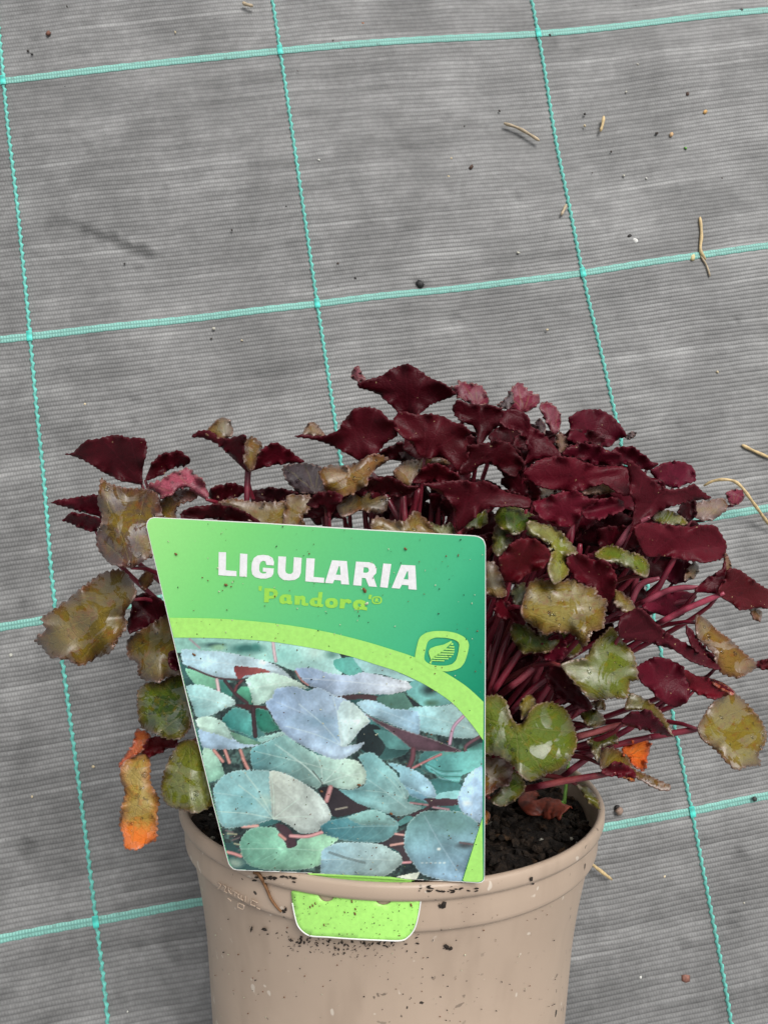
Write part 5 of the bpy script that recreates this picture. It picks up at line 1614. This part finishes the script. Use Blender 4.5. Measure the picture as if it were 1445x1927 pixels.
# --- stalks that show, traced
VIS = [(ZM, [(330, 1420), (600, 1130), (890, 930)], 0.010, (128, 34, 52)), (ZM, [(640, 1300), (780, 1080), (900, 940)], 0.014, (140, 40, 60)), (ZM, [(180, 1140), (330, 920), (460, 720)], 0.010, (140, 36, 54)),
       (ZM, [(330, 1130), (520, 980), (760, 745)], 0.008, (150, 62, 74)), (ZM, [(110, 1230), (250, 760), (330, 560)], 0.014, (120, 30, 46)), (ZM, [(860, 1290), (1000, 1200)], 0.016, (160, 50, 68)),
       (ZM, [(1000, 1420), (1100, 1370), (1215, 1312)], 0.010, PINK), (ZM, [(110, 1100), (150, 800), (250, 450)], 0.018, (104, 24, 36)), (ZM, [(640, 990), (670, 920), (690, 840)], 0.018, (140, 50, 66)),
       (ZM, [(980, 1360), (1060, 1310), (1140, 1270)], 0.018, (150, 44, 62)), (ZM, [(90, 700), (130, 650), (120, 820)], 0.02, (150, 52, 66)), (ZM, [(760, 1240), (800, 1150), (830, 1100)], 0.022, (130, 40, 54)),
       (ZR, [(470, 1362), (700, 1240), (880, 1160), (1030, 1098)], 0.006, (206, 84, 108)), (ZR, [(330, 1185), (560, 1070), (690, 1040), (800, 1035)], 0.008, (186, 84, 104)), (ZR, [(400, 1150), (490, 1050), (560, 920), (640, 780)], 0.012, (176, 52, 76)),
       (ZR, [(270, 1150), (320, 1040), (380, 990), (470, 965)], 0.014, (150, 68, 84)), (ZR, [(150, 672), (250, 530), (320, 480), (390, 445)], 0.004, (196, 104, 122)), (ZR, [(60, 1310), (160, 1260)], 0.006, (190, 84, 104)),
       (ZR, [(280, 1080), (310, 940), (300, 900)], 0.018, (140, 52, 68)), (ZR, [(420, 1250), (600, 1180), (740, 1150)], 0.02, (140, 52, 70)),
       (Z4, [(275, 858), (450, 822), (580, 800), (690, 782)], 0.004, (158, 74, 72)), (Z4, [(525, 605), (640, 575), (745, 545)], 0.008, (170, 90, 90)), (Z4, [(860, 612), (980, 590), (1112, 568)], 0.006, (150, 52, 68)),
       (Z4, [(715, 602), (790, 560)], 0.014, (176, 56, 84)), (Z4, [(500, 692), (590, 682), (700, 650), (860, 612)], 0.012, (150, 50, 66)), (Z4, [(500, 505), (590, 458)], 0.012, (160, 62, 80)), (Z4, [(520, 750), (600, 690)], 0.018, (170, 64, 84)),
       (Z4, [(910, 460), (940, 440)], 0.012, (214, 90, 120)),
       (Z1, [(1028, 545), (1024, 610), (1022, 690)], 0.013, (170, 66, 84)), (Z2, [(222, 860), (222, 920), (226, 985)], 0.003, (110, 18, 28)),
       (Z2, [(630, 770), (636, 850), (642, 930)], 0.012, (150, 50, 66)), (Z2, [(530, 780), (570, 850), (615, 925)], 0.016, (120, 26, 40)), (Z2, [(710, 780), (690, 850), (660, 920)], 0.018, (130, 30, 46)),
       (Z2, [(935, 940), (935, 980), (932, 1020)], 0.002, (136, 36, 50)),
       (Z3, [(390, 810), (388, 850), (385, 900)], 0.006, (150, 44, 64)), (Z3, [(500, 900), (560, 830), (640, 770)], 0.02, (96, 30, 44)), (Z3, [(425, 985), (430, 950)], 0.006, (150, 44, 64))]
for (z, pts, d, tint) in VIS:
    p = z(pts)
    c2 = p.mean(0, keepdims=True)
    e0, e1 = p[0] - p[1], p[-1] - p[-2]
    p = np.vstack([p[0] + e0 / np.linalg.norm(e0) * 46, p, p[-1] + e1 / np.linalg.norm(e1) * 9])
    p = smooth_open(p, 5.0)
    t0 = dome_t(c2)[0] + d
    u_ = np.linspace(0, 1, len(p))
    t = clamp_t(p, t0 + np.interp(u_, [0, 0.35, 1.0], [0.030, 0.006, 0.005]))
    stalk(CP + ray(p) * t[:, None], 0.0011, 0.0010, tuple(int(c * 0.9) for c in tint))

# --- water beads on the wet upper faces
def beads(px_list, d_hit, parent, name='water_beads'):
    V, F = [], []
    for (c3, n3, r) in px_list:
        u = np.cross(n3, [0.3, 0.5, 0.8])
        u /= np.linalg.norm(u)
        w = np.cross(n3, u)
        i0 = len(V)
        sx, sy = rng.uniform(0.8, 1.25), rng.uniform(0.8, 1.25)
        for ring in range(4):
            ph = math.pi / 2 * ring / 4
            for k in range(10):
                a = 2 * math.pi * k / 10
                V.append(c3 + r * math.cos(ph) * (sx * math.cos(a) * u + sy * math.sin(a) * w) + n3 * r * (0.5 * math.sin(ph) - 0.1))
        V.append(c3 + n3 * r * 0.4)
        for ring in range(3):
            for k in range(10):
                F.append((i0 + ring * 10 + k, i0 + ring * 10 + (k + 1) % 10, i0 + (ring + 1) * 10 + (k + 1) % 10, i0 + (ring + 1) * 10 + k))
        for k in range(10):
            F.append((i0 + 30 + k, i0 + 30 + (k + 1) % 10, i0 + 40))
        F.append(tuple(i0 + k for k in range(10))[::-1])
    o = mesh_obj(name, V, F, M_WATER, parent)
    o['kind'] = 'stuff'
    return o


for o in [c for c in plant.children if c.name.startswith('leaf')]:
    if o.data.materials[0] is M_UND or len(o.data.polygons) < 250:
        continue
    k = rng.randint(4, 9) if len(o.data.polygons) < 700 else rng.randint(8, 18)
    L = []
    for _ in range(k):
        p = o.data.polygons[rng.randrange(len(o.data.polygons))]
        L.append((np.array(p.center), np.array(p.normal), rng.uniform(0.0003, 0.0009)))
    beads(L, None, o)
# ------------------------------------------------------------------ small things in the pot
ZS = zone((900, 1480), 5.78)


def soil_hit(px, h=0.0):
    d = ray(px)
    return CP + d * ((SOILZ + h - CP[2]) / d[:, 2:3])


M_DEAD = mat_flat('dead_leaf_brown', srgb(118, 52, 36), 0.5, 0.6, 160.0)
dead = empty('withered_leaf', POTM)
tag(dead, 'withered curled brown leaf lying on the potting soil', 'dead leaf')
spine = smooth_open(ZS([(600, 60), (540, 110), (520, 190), (580, 240), (700, 240), (850, 275), (960, 320)]), 4.0)
base = soil_hit(spine, 0.006)
n = len(base)
wd_ = np.interp(np.linspace(0, 1, n), [0, 0.2, 0.5, 0.8, 1], [0.0030, 0.0038, 0.0042, 0.0062, 0.0048])
V, F = [], []
KN = 9
for i in range(n):
    t = base[min(i + 1, n - 1)] - base[max(i - 1, 0)]
    t /= np.linalg.norm(t)
    side = np.cross(t, [0, -0.6, 0.8])
    side /= np.linalg.norm(side)
    up = np.cross(side, t)
    for k in range(KN):
        a = math.radians(-75 + 150 * k / (KN - 1))
        w = wd_[i] * 0.8 * (1 + 0.10 * math.sin(i * 0.45 + k * 0.8) + 0.05 * math.sin(i * 1.1 - k * 2))
        V.append(base[i] + side * w * math.sin(a) * 1.1 + up * w * (math.cos(a) * 0.5) + nr.uniform(-0.0005, 0.0005, 3))
F = [(i * KN + k, i * KN + k + 1, (i + 1) * KN + k + 1, (i + 1) * KN + k) for i in range(n - 1) for k in range(KN - 1)]
o = mesh_obj('curled_blade', V, F, M_DEAD, dead)
so = o.modifiers.new('thickness', 'SOLIDIFY')
so.thickness = 0.0005

M_SPRIG = mat_flat('fresh_green', srgb(98, 140, 50), 0.45, 0.2)
sprig = empty('weed_seedling', POTM)
tag(sprig, 'thin green weed seedling sprouting from the soil beside the withered leaf', 'seedling')
pth = soil_hit(smooth_open(ZS([(890, 205), (930, 160), (960, 60), (990, -60)]), 5.0), 0.004)
pth[:, 2] += np.linspace(-0.006, 0.016, len(pth))
v, f = tube(pth, np.linspace(0.0009, 0.0006, len(pth)), 7)
mesh_obj('stem', v, f, M_SPRIG, sprig)
for (a, b_) in (((870, 215), (935, 165)), ((985, -50), (1060, -160)), ((985, -50), (940, -140))):
    m = ZS([a, b_])
    p3 = soil_hit(m, 0.006)
    if a[1] < 0:
        p3[:, 2] += 0.014
    ax = p3[1] - p3[0]
    sd = np.cross(ax, [0, -0.7, 0.7])
    sd = sd / np.linalg.norm(sd) * np.linalg.norm(ax) * 0.22
    V = []
    for i in range(7):
        t = i / 6
        wv = math.sin(math.pi * (0.08 + 0.88 * t))
        for s in (-1, 0, 1):
            V.append(p3[0] + ax * t + sd * s * wv + np.array([0, -0.0006, 0.0008]) * (1 - abs(s)))
    F = [(i * 3 + k, i * 3 + k + 1, (i + 1) * 3 + k + 1, (i + 1) * 3 + k) for i in range(6) for k in range(2)]
    o = mesh_obj('leaflet', V, F, M_SPRIG, sprig)
    so = o.modifiers.new('thickness', 'SOLIDIFY')
    so.thickness = 0.0003

# dry root stuck on the collar, left of the tab
M_STRAW = mat_flat('dry_straw', srgb(206, 180, 132), 0.6, 0.25, 300.0)
M_STRAW2 = mat_flat('grey_straw', srgb(186, 168, 140), 0.7, 0.25, 300.0)
M_ROOT = mat_flat('brown_root', srgb(120, 84, 52), 0.7, 0.3, 300.0)
rt = pot_surf(smooth_open(ZC([(930, 520), (985, 540), (1070, 690), (1130, 830), (1200, 930), (1255, 985)]), 4.0), 0.0006)
v, f = tube(rt, np.linspace(0.0006, 0.00035, len(rt)), 6)
o = mesh_obj('dry_root', v, f, M_ROOT)
o.matrix_world = POTM
tag(o, 'thin brown dry root stuck on the pot collar beside the green tab', 'root')


# ------------------------------------------------------------------ litter on the fabric
def straw(pts, r, mat, label_, lift=None, group=None):
    p = np.array(pts, float)
    p = smooth_open(p, 6.0) if len(p) > 2 else resample(p, 6.0, False)
    n = len(p)
    zz = np.full(n, r + 0.0012) if lift is None else np.interp(np.linspace(0, 1, n), np.linspace(0, 1, len(lift)), lift) + r + 0.0012
    P = np.array([on_ground([p[i]], zz[i])[0] for i in range(n)])
    v, f = tube(P, r * (1 + 0.15 * np.sin(np.arange(n) * 1.3)) * np.interp(np.linspace(0, 1, n), [0, 0.1, 0.9, 1], [0.6, 1, 1, 0.55]), 7)
    o = mesh_obj('straw', v, f, mat)
    tag(o, label_, 'straw', group)
    return o


straw([(948, 231), (975, 240), (998, 253), (1015, 264)], 0.00085, M_STRAW2, 'short stout pale straw lying open in a fabric square')
straw([(1136, 218), (1134, 232), (1130, 246)], 0.00085, M_STRAW, 'tiny tan straw fragment beside the stout pale straw')
straw([(1317, 408), (1320, 440), (1318, 470), (1328, 488)], 0.00085, M_STRAW, 'bent straw with its foot on a teal band')
straw([(1318, 480), (1330, 500), (1336, 520)], 0.0005, M_STRAW2, 'hair-thin wisp of straw below the teal band')
straw([(1066, 384), (1060, 396), (1056, 404)], 0.0008, M_STRAW2, 'faint grey straw bit touching a teal thread')
straw([(1324, 914), (1345, 904), (1372, 903), (1392, 913), (1420, 950), (1452, 995)], 0.00085, M_STRAW, 'long bent golden straw resting by the burgundy leaves', [0.004, 0.010, 0.012, 0.012, 0.006, 0.0])
straw([(1396, 837), (1420, 849), (1450, 862)], 0.00085, M_STRAW, 'straight pale straw next to the long bent one')
straw([(1100, 1616), (1125, 1636), (1151, 1656)], 0.00085, M_STRAW, 'golden straw poking out from behind the pot rim', [0.012, 0.006, 0.002])
straw([(456, 4), (466, 8), (476, 10)], 0.0009, M_STRAW2, 'pale straw bit by the second teal thread near the far band')


def crumb(px, r, c, label_, name='grit', cat='grit', flat=0.6, group=None):
    v, f = ico(r, rough=0.3)
    v = v * np.array([1.0, rng.uniform(0.6, 1.0), flat])
    ang = rng.uniform(0, 6.28)
    R = np.array([[math.cos(ang), -math.sin(ang), 0], [math.sin(ang), math.cos(ang), 0], [0, 0, 1]])
    o = mesh_obj(name, v @ R.T, f, mat_flat(name + '_colour', srgb(*c), 0.65, 0.3, 400.0), None)
    p = on_ground([px], r * flat * 0.7)[0]
    o.location = tuple(p)
    tag(o, label_, cat, group)
    return o


crumb((91, 62), 0.0016, (112, 72, 56), 'reddish brown soil crumb near the far left grid corner', 'soil_crumb', 'soil crumb')
crumb((132, 276), 0.0013, (206, 190, 160), 'cream grit grain alone in a fabric square', 'grit_grain')
crumb((790, 534), 0.0023, (44, 44, 44), 'round black pebble touching the teal band', 'pebble', 'pebble', 0.45)
crumb((1195, 452), 0.0020, (232, 230, 224), 'white chip on the fabric', 'stone_chip', 'chip')
crumb((1184, 444), 0.0014, (40, 38, 36), 'black crumb beside the white chip', 'soil_crumb', 'soil crumb')
crumb((1303, 484), 0.0023, (214, 200, 150), 'cream chip sitting on the teal band', 'stone_chip', 'chip')
crumb((1322, 478), 0.0016, (150, 150, 70), 'olive crumb at the foot of the bent straw', 'plant_crumb', 'crumb')
crumb((1327, 210), 0.0015, (216, 170, 104), 'amber grit grain below a dull brown crumb', 'grit_grain')
crumb((1263, 252), 0.0013, (214, 176, 130), 'tan grit grain between dark crumbs', 'grit_grain')
crumb((1290, 278), 0.0011, (110, 170, 80), 'green speck on the fabric', 'plant_crumb', 'crumb')
crumb((1236, 250), 0.0013, (60, 52, 46), 'dark crumb beside the tan grit grain', 'soil_crumb', 'soil crumb')
crumb((1294, 176), 0.0014, (86, 66, 56), 'dull brown crumb above the amber grain', 'soil_crumb', 'soil crumb')
crumb((886, 314), 0.0016, (84, 62, 50), 'dark brown curled crumb', 'soil_crumb', 'soil crumb')
crumb((844, 331), 0.0010, (204, 186, 150), 'pale grain beside the dark curled crumb', 'grit_grain')
crumb((1165, 1527), 0.0022, (150, 126, 112), 'pinkish brown pellet beside the pot rim', 'pellet', 'pellet', 0.9)
crumb((1160, 1520), 0.0017, (34, 30, 28), 'black crumb against the pinkish brown pellet', 'soil_crumb', 'soil crumb')
crumb((1290, 1842), 0.0022, (140, 96, 82), 'flat reddish flake on the fabric', 'flake', 'flake', 0.25)
crumb((1204, 1805), 0.0013, (110, 84, 72), 'small brown flake near the reddish one', 'flake', 'flake', 0.3)
crumb((1394, 18), 0.0016, (60, 64, 62), 'dark crumb on the far teal band', 'soil_crumb', 'soil crumb')
crumb((1420, 1503), 0.0016, (60, 64, 62), 'dark crumb on the near teal band beside the pot', 'soil_crumb', 'soil crumb')
crumb((683, 43), 0.0010, (170, 120, 90), 'tiny orange-brown crumb near the far band', 'plant_crumb', 'crumb')
crumb((20, 1234), 0.0013, (190, 190, 180), 'pale grey grain beside the toothed olive leaf', 'grit_grain')
crumb((1205, 1840), 0.0008, (220, 220, 214), 'white speck between the two flakes', 'grit_grain')
pale = [(175, 1443), (700, 268), (793, 432), (975, 475), (1178, 172), (1200, 120), (849, 297), (1174, 330), (1216, 335), (240, 1905), (402, 618), (600, 300), (455, 640), (700, 10), (160, 760), (1370, 395), (330, 60), (1100, 236), (1030, 620), (1350, 700), (60, 1500), (1400, 1700), (1250, 1650)]
for p in pale:
    crumb(p, rng.uniform(0.0006, 0.0010), rng.choice([(206, 204, 196), (190, 186, 172), (214, 196, 160)]), 'tiny pale grain of grit scattered on the fabric', 'grit_grain', 'grit', 0.7, 'pale grit grains scattered on the fabric')
for _ in range(26):
    crumb((rng.uniform(10, 1435), rng.uniform(10, 680)), rng.uniform(0.0005, 0.0009), rng.choice([(60, 54, 48), (70, 56, 46), (48, 46, 44)]), 'tiny dark soil crumb scattered on the fabric', 'soil_crumb', 'soil crumb', 0.6, 'dark crumbs scattered on the fabric')
